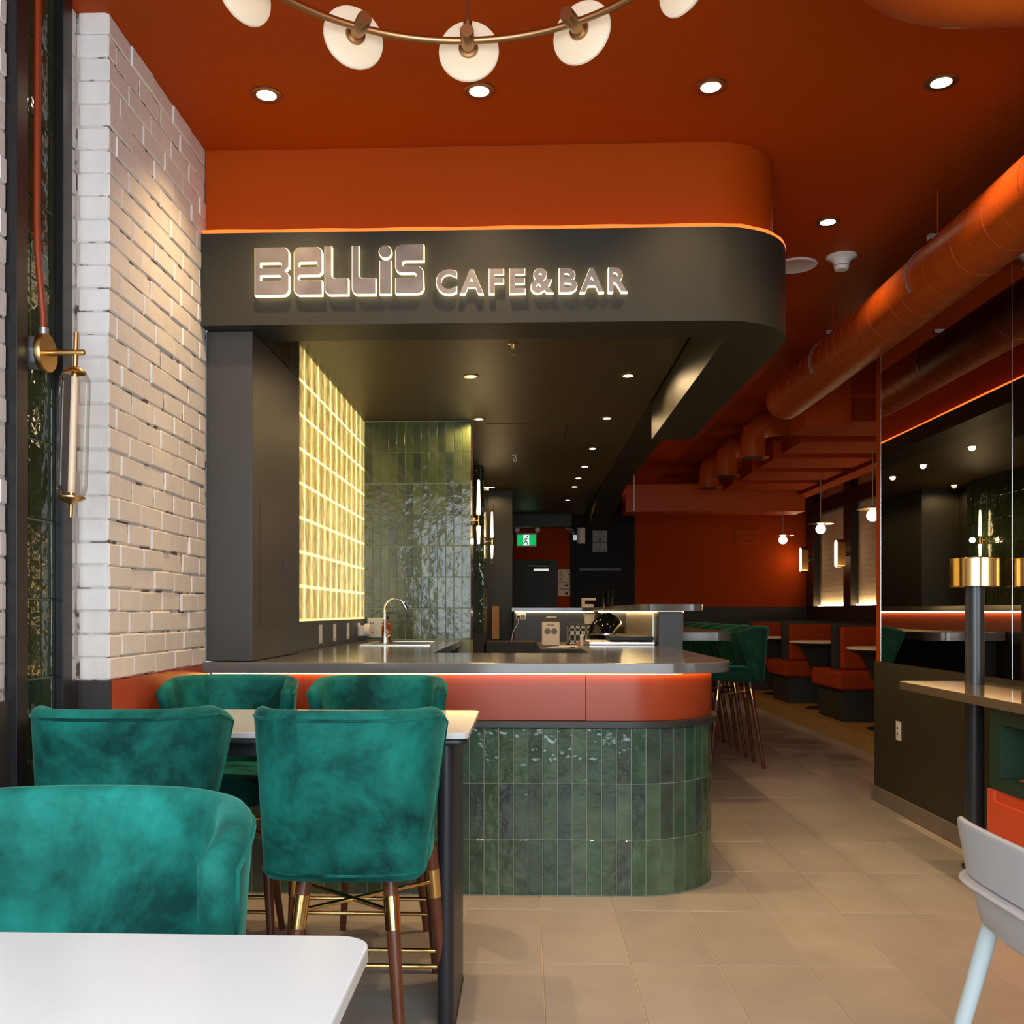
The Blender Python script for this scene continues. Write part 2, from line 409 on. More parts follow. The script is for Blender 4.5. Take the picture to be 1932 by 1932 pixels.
# ------------------------------------------------------------------ setting: floor, ceiling, walls
CEIL = 3.28
fl = struct('floor', MB().box(-1.9, 4.6, -2.3, 15.6, -0.12, -0.004), 'floor_grout')
tm = piece_mesh('tile', 0.3082, 0.6207, 0.012, 0.0015, 'floor_tile')
nt_ = 0
for j in range(-4, 14):
    yc = 3.457 + 0.625 * (j + 0.5)
    for i in range(-5, 10):
        xc = 0.059 + 0.3125 * (i + 0.5)
        if yc > 4.85 and xc < 0.62: continue
        if yc < 2.4 and xc < -1.2: continue
        if yc > 7.2 and xc < 0.95: continue
        if xc > 2.3 and yc < 6.0: continue
        if xc < -1.45 or xc > 3.15: continue
        inst('tile', tm, fl, (xc, yc, -0.006 + random.uniform(-0.0006, 0.0003))); nt_ += 1
struct('ceiling', MB().box(-1.9, 4.6, -2.3, 15.6, CEIL, CEIL + 0.1), 'rust')

# left wall, pier of white painted brick, dark wainscot below
WX = -1.525
wl = struct('wall_left', MB().box(WX - 0.3, WX - 0.005, -2.3, 4.3, 0, CEIL), 'mortar')
pier = MB().box(WX - 0.2, -1.4148, 3.2400, 4.25, 1.018, CEIL)
pier = struct('wall_pier', pier, 'mortar')
bl = [piece_mesh('brick', 0.028, L, 0.0732, 0.0048, 'brick') for L in (0.198, 0.092, 0.145)]       # face towards +X
bf = [piece_mesh('brick', L, 0.028, 0.0732, 0.0048, 'brick') for L in (0.112, 0.070)]
PITCH = 0.0782
def brick_run_x(x, y0, y1, z, par, shift):
    y = y0 - shift
    while y < y1 - 0.01:
        a, b = max(y, y0), min(y + 0.2, y1)
        if b - a > 0.03:
            me = bl[0]; L = b - a
            o = inst('brick', me, par, (x - 0.014 + random.uniform(-0.003, 0.004), (a + b) / 2, z + random.uniform(-0.0025, 0.0025)), (random.uniform(-0.012, 0.012), random.uniform(-0.02, 0.02), random.uniform(-0.008, 0.008)), (1, (L - 0.002) / 0.198, random.uniform(0.97, 1.03)))
        y += 0.205
for k in range(29):
    z = 1.018 + PITCH * (k + 0.5)
    if z + 0.03 > CEIL: break
    brick_run_x(-1.41, 3.235, 4.225, z, pier, (0.0, 0.1, 0.03, 0.13)[k % 4] + random.uniform(0, 0.02))
    inst('brick', bf[0], pier, (-1.41 - 0.056 + random.uniform(-0.002, 0.002), 3.234 + 0.014 + random.uniform(-0.003, 0.003), z + 0.001), (random.uniform(-0.015, 0.015), 0, random.uniform(-0.01, 0.01)), (1 if k % 2 else 0.86, 1, random.uniform(0.98, 1.04)))
    brick_run_x(WX, 3.155, 3.235, z, wl, 0.0)
    brick_run_x(WX, 2.45, 2.795, z, wl, 0.1 * (k % 2))
# wainscot under the bricks (charcoal at the pier front, rust along its side)
w1 = struct('trim_1', MB().box(WX - 0.01, -1.405, 3.225, 3.245, 0, 1.017), 'char')
struct('trim_2', MB().box(-1.43, -1.402, 3.246, 4.235, 0, 1.017), 'rust_gloss')
struct('trim_3', MB().box(WX - 0.01, WX + 0.012, 3.12, 3.224, 0, 1.017).box(WX - 0.01, WX + 0.012, -1.0, 2.80, 0, 0.99), 'char')
# green tile strip in a black frame on the left wall
st = thing('tile_strip', (WX, 2.97, 0), 'narrow floor to ceiling strip of dark green tiles in black frame', 'tile panel')
MB().box(WX - 0.012, WX - 0.003, 2.86, 3.09, 0, CEIL).build('backing', 'grout_dark', st)
MB().box(WX - 0.012, WX + 0.03, 2.80, 2.865, 0, CEIL).build('frame', 'black', st, bevel=0.002)
MB().box(WX - 0.012, WX + 0.03, 3.085, 3.15, 0, CEIL).build('frame', 'black', st, bevel=0.002)
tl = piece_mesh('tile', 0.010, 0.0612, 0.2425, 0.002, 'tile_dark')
for r_ in range(13):
    for c_ in range(4):
        y = 2.865 + 0.0646 * (c_ + 0.5)
        wdt = 1.0
        if c_ == 3: y = 2.865 + 0.0646 * 3 + 0.0125; wdt = 0.36
        z = 0.05 + 0.248 * (r_ + 0.5)
        if z + 0.12 > CEIL: continue
        inst('tile', tl, st, (WX - 0.001, y, z), (random.uniform(-0.006, 0.006), random.uniform(-0.01, 0.01), random.uniform(-0.01, 0.01)), (1, wdt, 1))
# red conduit running down the strip to the lamp
cd = thing('conduit_pipe', (WX + 0.02, 2.955, 2.10), 'rust red conduit pipe running down the green tile strip', 'pipe')
pth = [(WX + 0.030, 2.925, CEIL), (WX + 0.030, 2.920, 2.8), (WX + 0.030, 2.917, 2.45), (WX + 0.032, 2.917, 2.36), (WX + 0.038, 2.924, 2.25), (WX + 0.042, 2.931, 2.16), (WX + 0.042, 2.933, 2.11)]
MB().tube(pth, 0.0105, 12).build('pipe', mat('dark_rust_pipe', (0.26, 0.035, 0.008), 0.4), cd)
MB().cyl((WX + 0.042, 2.935, 2.125), (WX + 0.042, 2.935, 2.10), 0.014).build('connector', 'galv', cd)

# ------------------------------------------------------------------ right wall with mirror, baseboard tiles
RX = 2.325
struct('wall_right', MB().box(RX, RX + 0.06, -2.3, 6.56, 0, 0.925), 'dark_wain')
struct('wall_right_upper', MB().box(RX + 0.012, RX + 0.06, -2.3, 6.56, 0.925, CEIL), 'rust')
mir = thing('wall_mirror', (RX, 4.5, 0.925), 'tall frameless mirror panels over the dark wainscot on the right', 'mirror')
for a, b in ((4.735, 6.45), (3.02, 4.729), (1.3, 3.014)):
    MB().box(RX + 0.003, RX + 0.010, a, b, 0.928, CEIL - 0.003).build('mirror_panel', 'mirror', mir, smooth=0)
MB().box(RX + 0.0025, RX + 0.0045, 4.7285, 4.7355, 0.928, CEIL - 0.003).build('edge_strip', 'edge', mir)
MB().box(RX + 0.0025, RX + 0.0045, 6.4495, 6.455, 0.928, CEIL - 0.003).build('edge_strip', 'edge', mir)
bb = struct('baseboard_right', MB().box(RX - 0.006, RX, 2.5, 6.566, 0, 0.098).box(RX - 0.006, RX + 0.06, 6.56, 6.566, 0, 0.098), 'floor_grout')
bt = piece_mesh('tile', 0.012, 0.606, 0.098, 0.0012, 'base_tile')
for k in range(6):
    inst('tile', bt, bb, (RX - 0.009, 6.575 - 0.05 - 0.61 * (k + 0.5), 0.05))
inst('tile', bt, bb, (RX - 0.009, 6.548, 0.05), (0, 0, 0), (1, 0.07, 1))
inst('tile', bt, bb, (RX + 0.02, 6.573, 0.05), (0, 0, PI / 2), (1, 0.11, 1))
# front (storefront) wall behind the camera with its window opening
struct('wall_front', MB().box(-1.9, -1.7, -0.95, -0.8, 0, CEIL).box(1.7, 4.6, -0.95, -0.8, 0, CEIL).box(-1.7, 1.7, -0.95, -0.8, 0, 0.5).box(-1.7, 1.7, -0.95, -0.8, 3.0, CEIL), 'char')

# far room: back wall, right wall of framed brick, dark wainscot
BY = 15.4
struct('wall_back', MB().box(-1.9, 0.70, BY, BY + 0.1, 0, CEIL).box(1.30, 4.6, BY, BY + 0.1, 1.335, CEIL), 'rust_matte')
struct('wall_back_lower', MB().box(1.30, 4.6, BY - 0.01, BY + 0.1, 0, 1.335), 'blacksoft')
struct('wall_back_panel', MB().box(0.70, 1.30, BY - 0.02, BY + 0.1, 0, CEIL).box(1.30, 1.72, BY - 0.015, BY, 1.335, CEIL), 'night')
struct('wall_back_header', MB().box(-0.6, 0.70, 14.9, 15.0, 2.56, 2.755), 'olive')
FX = 4.44
def far_brick():
    m = mat('whitewashed_brick', (0.5, 0.43, 0.36), 0.8)
    n, l = nt(m); b = n['Principled BSDF']
    tc = n.new('ShaderNodeTexCoord'); mp = n.new('ShaderNodeMapping'); mp.inputs['Rotation'].default_value = (0, R(90), R(90))
    sx = n.new('ShaderNodeSeparateXYZ'); cx = n.new('ShaderNodeCombineXYZ')
    l.new(tc.outputs['Object'], sx.inputs[0]); l.new(sx.outputs[1], cx.inputs[0]); l.new(sx.outputs[2], cx.inputs[1])
    t = n.new('ShaderNodeTexBrick'); t.inputs['Scale'].default_value = 1.0
    t.inputs['Brick Width'].default_value = 0.22; t.inputs['Row Height'].default_value = 0.078; t.inputs['Mortar Size'].default_value = 0.006
    t.inputs['Color1'].default_value = (0.70, 0.56, 0.44, 1); t.inputs['Color2'].default_value = (0.78, 0.64, 0.50, 1); t.inputs['Mortar'].default_value = (0.62, 0.50, 0.40, 1)
    l.new(cx.outputs[0], t.inputs['Vector']); l.new(t.outputs['Color'], b.inputs['Base Color'])
    bp = n.new('ShaderNodeBump'); bp.inputs['Distance'].default_value = 0.02; bp.inputs['Strength'].default_value = 1.0; bp.invert = True
    l.new(t.outputs['Fac'], bp.inputs['Height']); l.new(bp.outputs['Normal'], b.inputs['Normal'])
    return m
M['far_brick'] = far_brick()
struct('wall_far_right', MB().box(FX + 0.06, FX + 0.15, 6.5, BY, 1.33, CEIL), 'far_brick')
struct('wall_far_right_lower', MB().box(FX - 0.04, FX + 0.15, 6.5, BY, 0, 1.34), 'blacksoft')
struct('wall_far_right_return', MB().box(RX + 0.06, FX + 0.15, 6.46, 6.56, 0, CEIL), 'rust')
w1 = struct('window_1', MB().box(FX - 0.04, FX + 0.05, 6.6, BY, 2.72, 2.93), 'black')
for y0, y1 in ((14.98, 15.38), (13.28, 13.58), (11.4, 11.7), (9.5, 9.8), (7.6, 7.9)):
    MB().box(FX - 0.05, FX + 0.05, y0, y1, 1.34, 3.05).build('window_frame', 'black', w1)
for y0, y1 in ((13.58, 14.98), (11.7, 13.28), (9.8, 11.4), (7.9, 9.5)):
    MB().box(FX + 0.02, FX + 0.05, y0 + 0.02, y1 - 0.02, 1.342, 1.356).build('led_strip', 'led_win', w1)
# raised platform
pf = struct('floor_platform', MB().box(3.05, FX, 6.6, BY, 0, 0.15), 'step_wood', bevel=0.003)

# inside the bar: left wall, end wall
GX = -1.268
struct('wall_bar_left', MB().box(GX - 0.25, GX - 0.02, 5.0, 8.0, 0, 2.753), 'char')
struct('wall_bar_end', MB().box(-1.5, -0.62, 8.5, 12.0, 0, 2.753).box(-1.5, -0.168, 12.0, 12.1, 0, 2.753).box(-1.5, -0.20, 12.1, 15.4, 0, 2.753), 'olive')

# ------------------------------------------------------------------ bar canopy
OX, OY, CR = 1.19, 4.16, 0.38
bc = thing('bar_canopy', (0, 5.5, 2.49), 'charcoal rounded canopy with red bulkhead hanging over the bar', 'canopy')
outer = [(-1.408, OY)] + arc(OX - CR, OY + CR, CR, -90, 0, 20) + [(OX, 7.02)]
innr = [(0.905, 7.02)] + arc(0.905 - 0.05, 4.41 + 0.05, 0.05, 0, -90, 6) + [(-1.2, 4.41), (-1.2, 4.9), (-1.408, 4.9)]
MB().prism(outer + innr, 2.492, 2.892).build('fascia', 'olive', bc)
prf = [(7.02, 2.755), (10.9, 2.755), (11.3, 2.752), (11.7, 2.735), (12.1, 2.70), (12.5, 2.645), (12.9, 2.585), (13.3, 2.53), (13.6, 2.502), (13.9, 2.492), (14.2, 2.492), (14.2, 2.892), (7.02, 2.892)]
n_ = len(prf)
MB().add([(0.895, y, z) for y, z in prf] + [(OX, y, z) for y, z in prf], [tuple(range(n_)), tuple(range(n_, 2 * n_))[::-1]] + [(i, (i + 1) % n_, n_ + (i + 1) % n_, n_ + i) for i in range(n_)]).build('fascia', 'olive', bc)
MB().box(-1.5, 0.893, 4.42, 15.0, 2.755, 2.85).build('soffit_panel', 'soffit', bc)
bo = [(-1.408, OY + 0.06)] + arc(OX - CR, OY + CR, CR - 0.055, -90, 0, 20) + [(OX - 0.055, 14.0), (-1.408, 14.0)]
MB().prism(bo, 2.86, CEIL - 0.001).build('bulkhead', 'rust', bc)
np_ = [(-1.40, OY + 0.009)] + [(-1.40 + 0.1105 * k, OY + 0.009) for k in range(1, 20)] + arc(OX - CR, OY + CR, CR - 0.009, -90, 0, 16) + [(OX - 0.009, 5.4 + 0.5 * k) for k in range(18)]
MB().tube([(x, y, 2.899 + 0.002 * math.sin(i * 1.7)) for i, (x, y) in enumerate(np_)], 0.011, 8).build('neon_strip', 'neon', bc)

# ------------------------------------------------------------------ bar column with side panel, glass block wall
bcol = thing('bar_column', (-1.31, 4.6, 1.03), 'charcoal column standing on the bar counter beside the glass blocks', 'column')
MB().box(-1.412, -1.205, 4.24, 5.13, 1.034, 2.491).box(-1.30, -1.2052, 4.905, 5.13, 2.4912, 2.754).build('shaft', 'char', bcol, bevel=0.003)
MB().box(-1.2055, -1.2035, 4.36, 4.86, 1.19, 1.77).build('access_door', 'char', bcol, bevel=0.001)
MB().box(-1.2045, -1.198, 4.81, 4.85, 1.475, 1.495).build('latch', mat('blue_tape', (0.05, 0.09, 0.22), 0.5), bcol)
gb = thing('glass_block_wall', (GX, 6.35, 1.2), 'glowing yellow backlit glass block wall above the sink counter', 'glass wall')
MB().box(GX - 0.019, GX - 0.014, 5.14, 7.59, 1.20, 2.753).build('light_panel', 'gjoint', gb)
gm = piece_mesh('glass_block', 0.012, 0.181, 0.185, 0.006, 'gblock')
for r_ in range(8):
    for c_ in range(13):
        inst('glass_block', gm, gb, (GX - 0.006, 5.14 + 0.1884 * (c_ + 0.5), 1.203 + 0.1938 * (r_ + 0.5)))
for c_ in range(1, 13): MB().box(GX - 0.002, GX + 0.0015, 5.14 + 0.1884 * c_ - 0.006, 5.14 + 0.1884 * c_ + 0.006, 1.203, 2.752).build('glass_joint', 'gjoint', gb)
for r_ in range(0, 8): MB().box(GX - 0.002, GX + 0.001, 5.14, 7.589, 1.203 + 0.1938 * r_ - 0.006, 1.203 + 0.1938 * r_ + 0.006).build('glass_joint', 'gjoint', gb)
dm = piece_mesh('led_dot', 0.005, 0.026, 0.020, 0.005, 'gspot')
for r_ in range(1, 8):
    for c_ in range(1, 13):
        inst('led_dot', dm, gb, (GX + 0.0005, 5.14 + 0.1884 * c_, 1.203 + 0.1938 * r_))
MB().box(GX - 0.02, GX + 0.004, 5.13, 7.6, 1.033, 1.198).build('sill_panel', 'char', gb)

# green tile wall behind the sink
tw = thing('tiled_wall', (-0.85, 7.6, 1.03), 'wall of glossy green vertical tiles behind the sink', 'tile wall')
MB().box(GX - 0.02, -0.437, 7.604, 8.0, 0, 2.754).build('backing', 'grout_dark', tw)
MB().box(-0.437, -0.433, 7.612, 8.0, 1.034, 2.754).build('side_panel', mat('brown_gloss', (0.06, 0.045, 0.022), 0.12), tw)
tb = piece_mesh('tile', 0.0608, 0.010, 0.2395, 0.002, 'tile_warm_lit')
for r_ in range(7):
    for c_ in range(13):
        inst('tile', tb, tw, (-0.437 - 0.0640 * (c_ + 0.5), 7.606, 1.036 + 0.2448 * (r_ + 0.5)), (random.uniform(-0.01, 0.01), random.uniform(-0.004, 0.004), random.uniform(-0.014, 0.014)))
t2 = thing('tiled_pillar', (-0.5, 10.7, 0), 'narrow pillar of dark green tiles behind the tube lamps', 'pillar')
MB().box(-0.60, -0.445, 10.11, 11.4, 0, 2.754).build('core', 'blacksoft', t2)
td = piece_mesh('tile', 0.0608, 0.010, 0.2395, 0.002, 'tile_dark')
for r_ in range(7):
    z = 1.036 + 0.2448 * (r_ + 0.5)
    for c_ in range(2):
        inst('tile', td, t2, (-0.437 - 0.0646 * (c_ + 0.5), 10.106, z), (random.uniform(-0.01, 0.01), 0, random.uniform(-0.014, 0.014)))
    for c_ in range(20):
        inst('tile', td, t2, (-0.441, 10.11 + 0.0646 * (c_ + 0.5), z), (random.uniform(-0.01, 0.01), 0, PI / 2 + random.uniform(-0.014, 0.014)))

# ------------------------------------------------------------------ bar counter base and countertop
BX, BYF, BR = 0.882, 4.272, 0.42
ba = thing('bar_counter', (-0.2, 4.6, 0), 'rounded bar counter with green tiles below and a rust red band', 'bar counter')
def roundfront(off, yend=6.4, x0=-1.405, n=16):
    return [(x0, BYF - off)] + arc(BX - BR, BYF + BR, BR + off, -90, 0, n) + [(BX + off, yend)]
def ringpoly(off, back, **k):
    return roundfront(off, **k) + [(BX - back, 6.4), (BX - back, BYF + BR)] + [(BX - BR, BYF + back), (-1.405, BYF + back)]
MB().prism(ringpoly(-0.0032, 0.10), 0, 0.742).build('core', 'grout_dark', ba)
MB().prism(ringpoly(0.028, 0.08), 0.743, 0.773).build('ledge', 'char', ba, bevel=0.004)
# rust band in panels with fine joints
def band(x0, x1): return MB().box(x0, x1, BYF - 0.002, BYF + 0.06, 0.774, 0.985)
band(-1.405, -0.985).build('band_panel', 'rust_gloss', ba, bevel=0.0015)
band(-0.983, 0.262).build('band_panel', 'rust_gloss', ba, bevel=0.0015)
cp = [(0.264, BYF - 0.002)] + arc(BX - BR, BYF + BR, BR + 0.002, -90, 0, 20) + [(BX + 0.002, 6.4), (BX - 0.06, 6.4), (BX - 0.06, BYF + BR)] + arc(BX - BR, BYF + BR, BR - 0.06, 0, -90, 20)[1:] + [(0.264, BYF + 0.06)]
MB().prism(cp, 0.774, 0.985).build('band_panel', 'rust_gloss', ba)
lp = [(-1.39, BYF - 0.012)] + [(-1.39 + 0.2 * k, BYF - 0.012) for k in range(1, 10)] + arc(BX - BR, BYF + BR, BR + 0.012, -90, 0, 16) + [(BX + 0.012, 6.3)]
MB().tube([(x, y, 0.981) for x, y in lp], 0.005, 6).build('led_strip', 'led', ba)
tf = piece_mesh('tile', 0.0607, 0.012, 0.2418, 0.002, 'tile_green')
tr = lambda: (random.uniform(-0.007, 0.007), random.uniform(-0.004, 0.004))
for r_ in range(3):
    z = 0.0035 + 0.2458 * (r_ + 0.5)
    x = BX - BR - 0.0323
    while x > -1.40:
        a, b = tr(); inst('tile', tf, ba, (x, BYF + 0.006, z), (a, b, random.uniform(-0.012, 0.012))); x -= 0.0646
    na = 10
    for k in range(na):
        an = R(-90 + 90 * (k + 0.5) / na); rr = BR - 0.006
        inst('tile', tf, ba, (BX - BR + rr * math.cos(an), BYF + BR + rr * math.sin(an), z), (random.uniform(-0.004, 0.004), 0, an + PI / 2), (1.0, 1, 1))
    y = BYF + BR + 0.0323
    while y < 6.38:
        a, b = tr(); inst('tile', tf, ba, (BX - 0.006, y, z), (a, b, PI / 2 + random.uniform(-0.012, 0.012))); y += 0.0646
# U-shaped stone top
ctop = [(-1.41, 4.17)] + arc(0.925 - 0.30, 4.17 + 0.30, 0.30, -90, 0, 16) + [(0.90, 6.39), (0.34, 6.39), (0.34, 5.17), (-0.5, 5.17), (-0.5, 7.598), (GX + 0.005, 7.598), (GX + 0.005, 5.13), (-1.203, 5.13), (-1.203, 4.238), (-1.41, 4.238)]
ct = MB().prism([(-1.41, 4.17)] + arc(0.925 - 0.30, 4.17 + 0.30, 0.30, -90, 0, 16) + [(0.90, 6.39), (0.34, 6.39), (0.34, 5.17), (-0.5, 5.17), (-0.5, 7.598), (-1.262, 7.598), (-1.262, 4.9), (-1.41, 4.9)], 0.986, 1.032).build('countertop', 'stone', bevel=0.004)
tag(ct, 'dark grey polished stone countertop of the bar', 'countertop')
MB().box(-1.26, -0.53, 5.3, 7.55, 0, 0.985).box(0.38, 0.78, 5.3, 6.38, 0, 0.985).box(-1.2, 0.38, 5.05, 5.12, 0, 0.985).build('cabinet_carcass', 'blacksoft', ba)

# ------------------------------------------------------------------ illuminated sign on the canopy
sg = thing('wall_sign', (0, 4.16, 2.6), 'backlit metal letter sign on the charcoal canopy front', 'sign')
U = 0.734 / 680.0; V = 0.205 / 187.0
def P(pts): return [((x - 225) * U - 1.165, 2.611 + (300 - y) * V) for x, y in pts]
def sl(x0, x1, y0, y1, r0=0, r1=0):                      # rounded slot, image-style y; r0 rounds the left end, r1 the right end
    out = []
    def q(cx, cy, r, a0, a1):
        return [(cx + r * math.cos(R(a)), cy + r * math.sin(R(a))) for a in range(a0, a1 + 1, 15)] if r else [(cx, cy)]
    out += q(x0 + r0, y0 + r0, r0, 180, 270); out += q(x1 - r1, y0 + r1, r1, 270, 360)
    out += q(x1 - r1, y1 - r1, r1, 0, 90); out += q(x0 + r0, y1 - r0, r0, 90, 180)
    return out
def q(cx, cy, r, a0, a1):
    s_ = 15 if a1 > a0 else -15
    return [(cx + r * math.cos(R(a)), cy + r * math.sin(R(a))) for a in range(a0, a1 + s_ // 15, s_)]
LET = {
 'B': [[(228, 115)] + q(340, 137, 22, 270, 360) + [(362, 190)] + [(346, 206), (362, 222)] + q(340, 278, 22, 0, 90) + [(228, 300)],
       sl(248, 336, 172, 195, 3, 11), sl(248, 334, 222, 246, 3, 11)],
 'E': [q(407, 137, 22, 180, 270) + q(473, 137, 22, 270, 360) + [(495, 222)] + q(409, 233, 11, 270, 90) + [(495, 246), (495, 300)] + q(407, 278, 22, 90, 180),
       sl(400, 478, 172, 194, 11, 4)],
 'L': [[(508, 113), (533, 113), (533, 222)] + q(551, 222, 18, 180, 90) + [(600, 240), (600, 300)] + q(530, 278, 22, 90, 180)],
 'L2': [[(617, 113), (642, 113), (642, 222)] + q(660, 222, 18, 180, 90) + [(709, 240), (709, 300)] + q(639, 278, 22, 90, 180)],
 'i': [[(748 + 24 * math.cos(R(a)), 136 + 24 * math.sin(R(a))) for a in range(0, 360, 15)], [(727, 172), (770, 172), (770, 300), (727, 300)]],
 'S': [q(816, 136, 26, 180, 270) + [(900, 110), (900, 172)] + q(826, 184, 11, 270, 90)[0:0] + [(826, 172)] + [(818, 176), (815, 184), (818, 192), (826, 196)] + q(876, 218, 22, 270, 360) + q(878, 276, 22, 0, 90) + [(790, 298), (790, 240), (862, 240), (870, 236), (873, 229), (870, 222), (862, 218)] + q(812, 196, 22, 90, 180)],
}
# the E's lower slot is an opening to the right: rebuild it as one outline
LET['E'][0] = q(407, 137, 22, 180, 270) + q(473, 137, 22, 270, 360) + [(495, 212), (482, 222), (409, 222), (401, 226), (398, 234), (401, 242), (409, 246), (495, 246), (495, 300)] + q(407, 278, 22, 90, 180)
def grow(me, g, cx, cz):
    return me
for nm, outs in LET.items():
    for dep, y, m, nme in ((0.006, OY - 0.036, 'nickel', 'letter'), (0.022, OY - 0.030, 'acryl', 'lit_body')):
        pts = [P(o) for o in outs]
        me = curve_mesh(nme, pts, dep, m, 0.0 if nme == 'letter' else 0.0022)
        for v in me.vertices: v.co = (v.co.x, (dep / 2 - v.co.z), v.co.y)
        o = put(nme, me, sg, y)
        if nme == 'letter': face = o
        else:
            o.parent = face; face_loc = face.location
cb = {'C': (951, 1030), 'A': (1045, 1136), 'F': (1160, 1216), 'E': (1241, 1301), '&': (1325, 1412), 'B': (1436, 1505), 'A2': (1518, 1610), 'R': (1630, 1702)}
for k, (a, b) in cb.items():
    for dep, y, m, nme in ((0.006, OY - 0.036, 'nickel', 'letter'), (0.022, OY - 0.030, 'acryl', 'lit_body')):
        me = text_mesh(nme, k[0], dep, m, offset=0.030 if nme == 'letter' else 0.030)
        x0, x1 = (a - 225) * U - 1.165, (b - 225) * U - 1.165
        z0 = 2.6085; z1 = 2.7105
        if nme != 'letter': x0 -= 0.002; x1 += 0.002; z0 -= 0.002; z1 += 0.002
        if k in 'C&': z0 -= 0.001; z1 += 0.001
        fit(me, x0, x1, z0, z1, dep)
        o = put(nme, me, sg, y)
        if nme == 'letter': face = o
        else: o.parent = face

# ------------------------------------------------------------------ recessed downlights
def downlight(x, y, z, big, label, power, group, tilt=0.0, cone=110):
    r = 0.062 if big else 0.05
    t = thing('recessed_downlight', (x, y, z), label, 'downlight', group)
    MB().prof((x, y, z - 0.001), (x, y, z - 0.1), [(0, r * 0.6), (0.0, r), (0.004, r), (0.006, r * 0.94), (0.004, r * 0.62), (0.0, r * 0.6)], 28).build('trim_ring', 'antique' if big else 'brass', t)
    MB().prof((x, y, z - 0.0015), (x, y, z - 0.1), [(0, 0.0), (0, r * 0.60), (0.003, r * 0.60), (0.0045, r * 0.5), (0.0045, 0.0)], 24).build('lamp_face', 'lamp' if big else 'lamp_dim', t)
    light('SPOT', 'downlight_beam', (x, y, z - 0.012), power, WARM, None, t, spot_size=R(cone if big else 168), spot_blend=1.0 if big else 0.45, shadow_soft_size=0.03)
    return t
G1 = 'downlights in the red ceiling'
names = ['first from the brick wall', 'second from the brick wall, above the sign', 'third from the brick wall', 'fourth, nearest the red pipe duct']
for (x, nm) in zip((-1.016, -0.181, 0.713, 1.589), names):
    downlight(x, 3.77, CEIL, True, 'recessed downlight in the red ceiling, ' + nm, 92, G1)
downlight(1.569, 5.10, CEIL, True, 'recessed downlight in the red ceiling above the smoke detector', 60, G1)
for x, y in ((1.6, 6.6), (1.45, 8.4), (1.5, 10.2)):
    pass
for (x, y, nm, pw) in [(-0.348, 6.17, 'nearest of the left row', 34), (0.649, 6.19, 'nearest of the right row', 34), (-0.363, 7.54, 'beside the tile wall top', 34), (0.628, 7.55, 'second of the right row', 30),
                       (0.613, 8.94, 'third of the right row', 26), (0.607, 10.04, 'fourth of the right row', 22), (0.588, 10.91, 'fifth of the right row', 14), (0.583, 11.65, 'sixth of the right row', 12), (0.56, 13.02, 'last of the right row', 12),
                       (-0.408, 11.66, 'behind the tube lamps', 14), (-0.30, 13.1, 'farthest on the left', 12)]:
    downlight(x, y, 2.755, False, 'small downlight in the bar canopy soffit, ' + nm, pw * 1.25, 'downlights in the bar canopy')
# unseen spots added over the front tables to light the foreground
for x, y in ((-1.0, 1.7), (0.7, 1.7), (1.75, 1.7)):
    light('SPOT', 'unseen_fill_spot', (x, y, CEIL - 0.02), 8, WARM, None, None, spot_size=R(110), spot_blend=0.7, shadow_soft_size=0.03)

# ------------------------------------------------------------------ chandelier
CX, CY_, CZ, CRR = -0.155, 1.985, 2.775, 0.60
ch = thing('chandelier', (CX, CY_, CZ), 'ring chandelier of glowing alabaster discs on a brass hoop', 'chandelier')
MB().tube([(CX + CRR * math.cos(2 * PI * i / 96), CY_ + CRR * math.sin(2 * PI * i / 96), CZ) for i in range(96)], 0.0095, 12, closed=True).build('hoop', 'antique', ch)
ND = 13
for k in range(ND):
    a = PI / 2 + 2 * PI * k / ND
    d = Vector((math.cos(a), math.sin(a), 0)); p = Vector((CX, CY_, CZ)) + d * CRR
    dn = Vector((0, 0, -0.022))
    s_ = MB().prof(p - d * 0.048, p + d * 0.06, [(0, 0.0), (0, 0.017), (0.003, 0.0185), (0.075, 0.0185), (0.076, 0.026), (0.083, 0.027), (0.086, 0.0)], 20).build('socket', 'antique', ch)
    q0 = p + d * 0.042
    dsk = MB().prof(q0 - d * 0.006, q0 + d * 0.1, [(0, 0.02), (0.0, 0.04), (0.005, 0.074), (0.010, 0.081), (0.016, 0.082), (0.030, 0.070), (0.046, 0.045), (0.056, 0.0)], 40).build('disc_shade', 'alabaster', ch)
    # centre the disc's own coordinates on the disc
    off = q0 - Vector((CX, CY_, CZ))
    for v in dsk.data.vertices: v.co -= off
    dsk.location = off
for k in (0, 4, 9):
    a = PI / 2 + 2 * PI * k / ND
    px, py = CX + CRR * math.cos(a), CY_ + CRR * math.sin(a)
    MB().cyl((px, py, CZ), (px, py, CZ + 0.05), 0.012).cyl((px, py, CZ + 0.05), (px, py, CEIL), 0.004, n=8).build('rod', 'antique', ch)
light('POINT', 'chandelier_glow', (CX, CY_, CZ - 0.12), 5, WARM, None, None, shadow_soft_size=0.35)
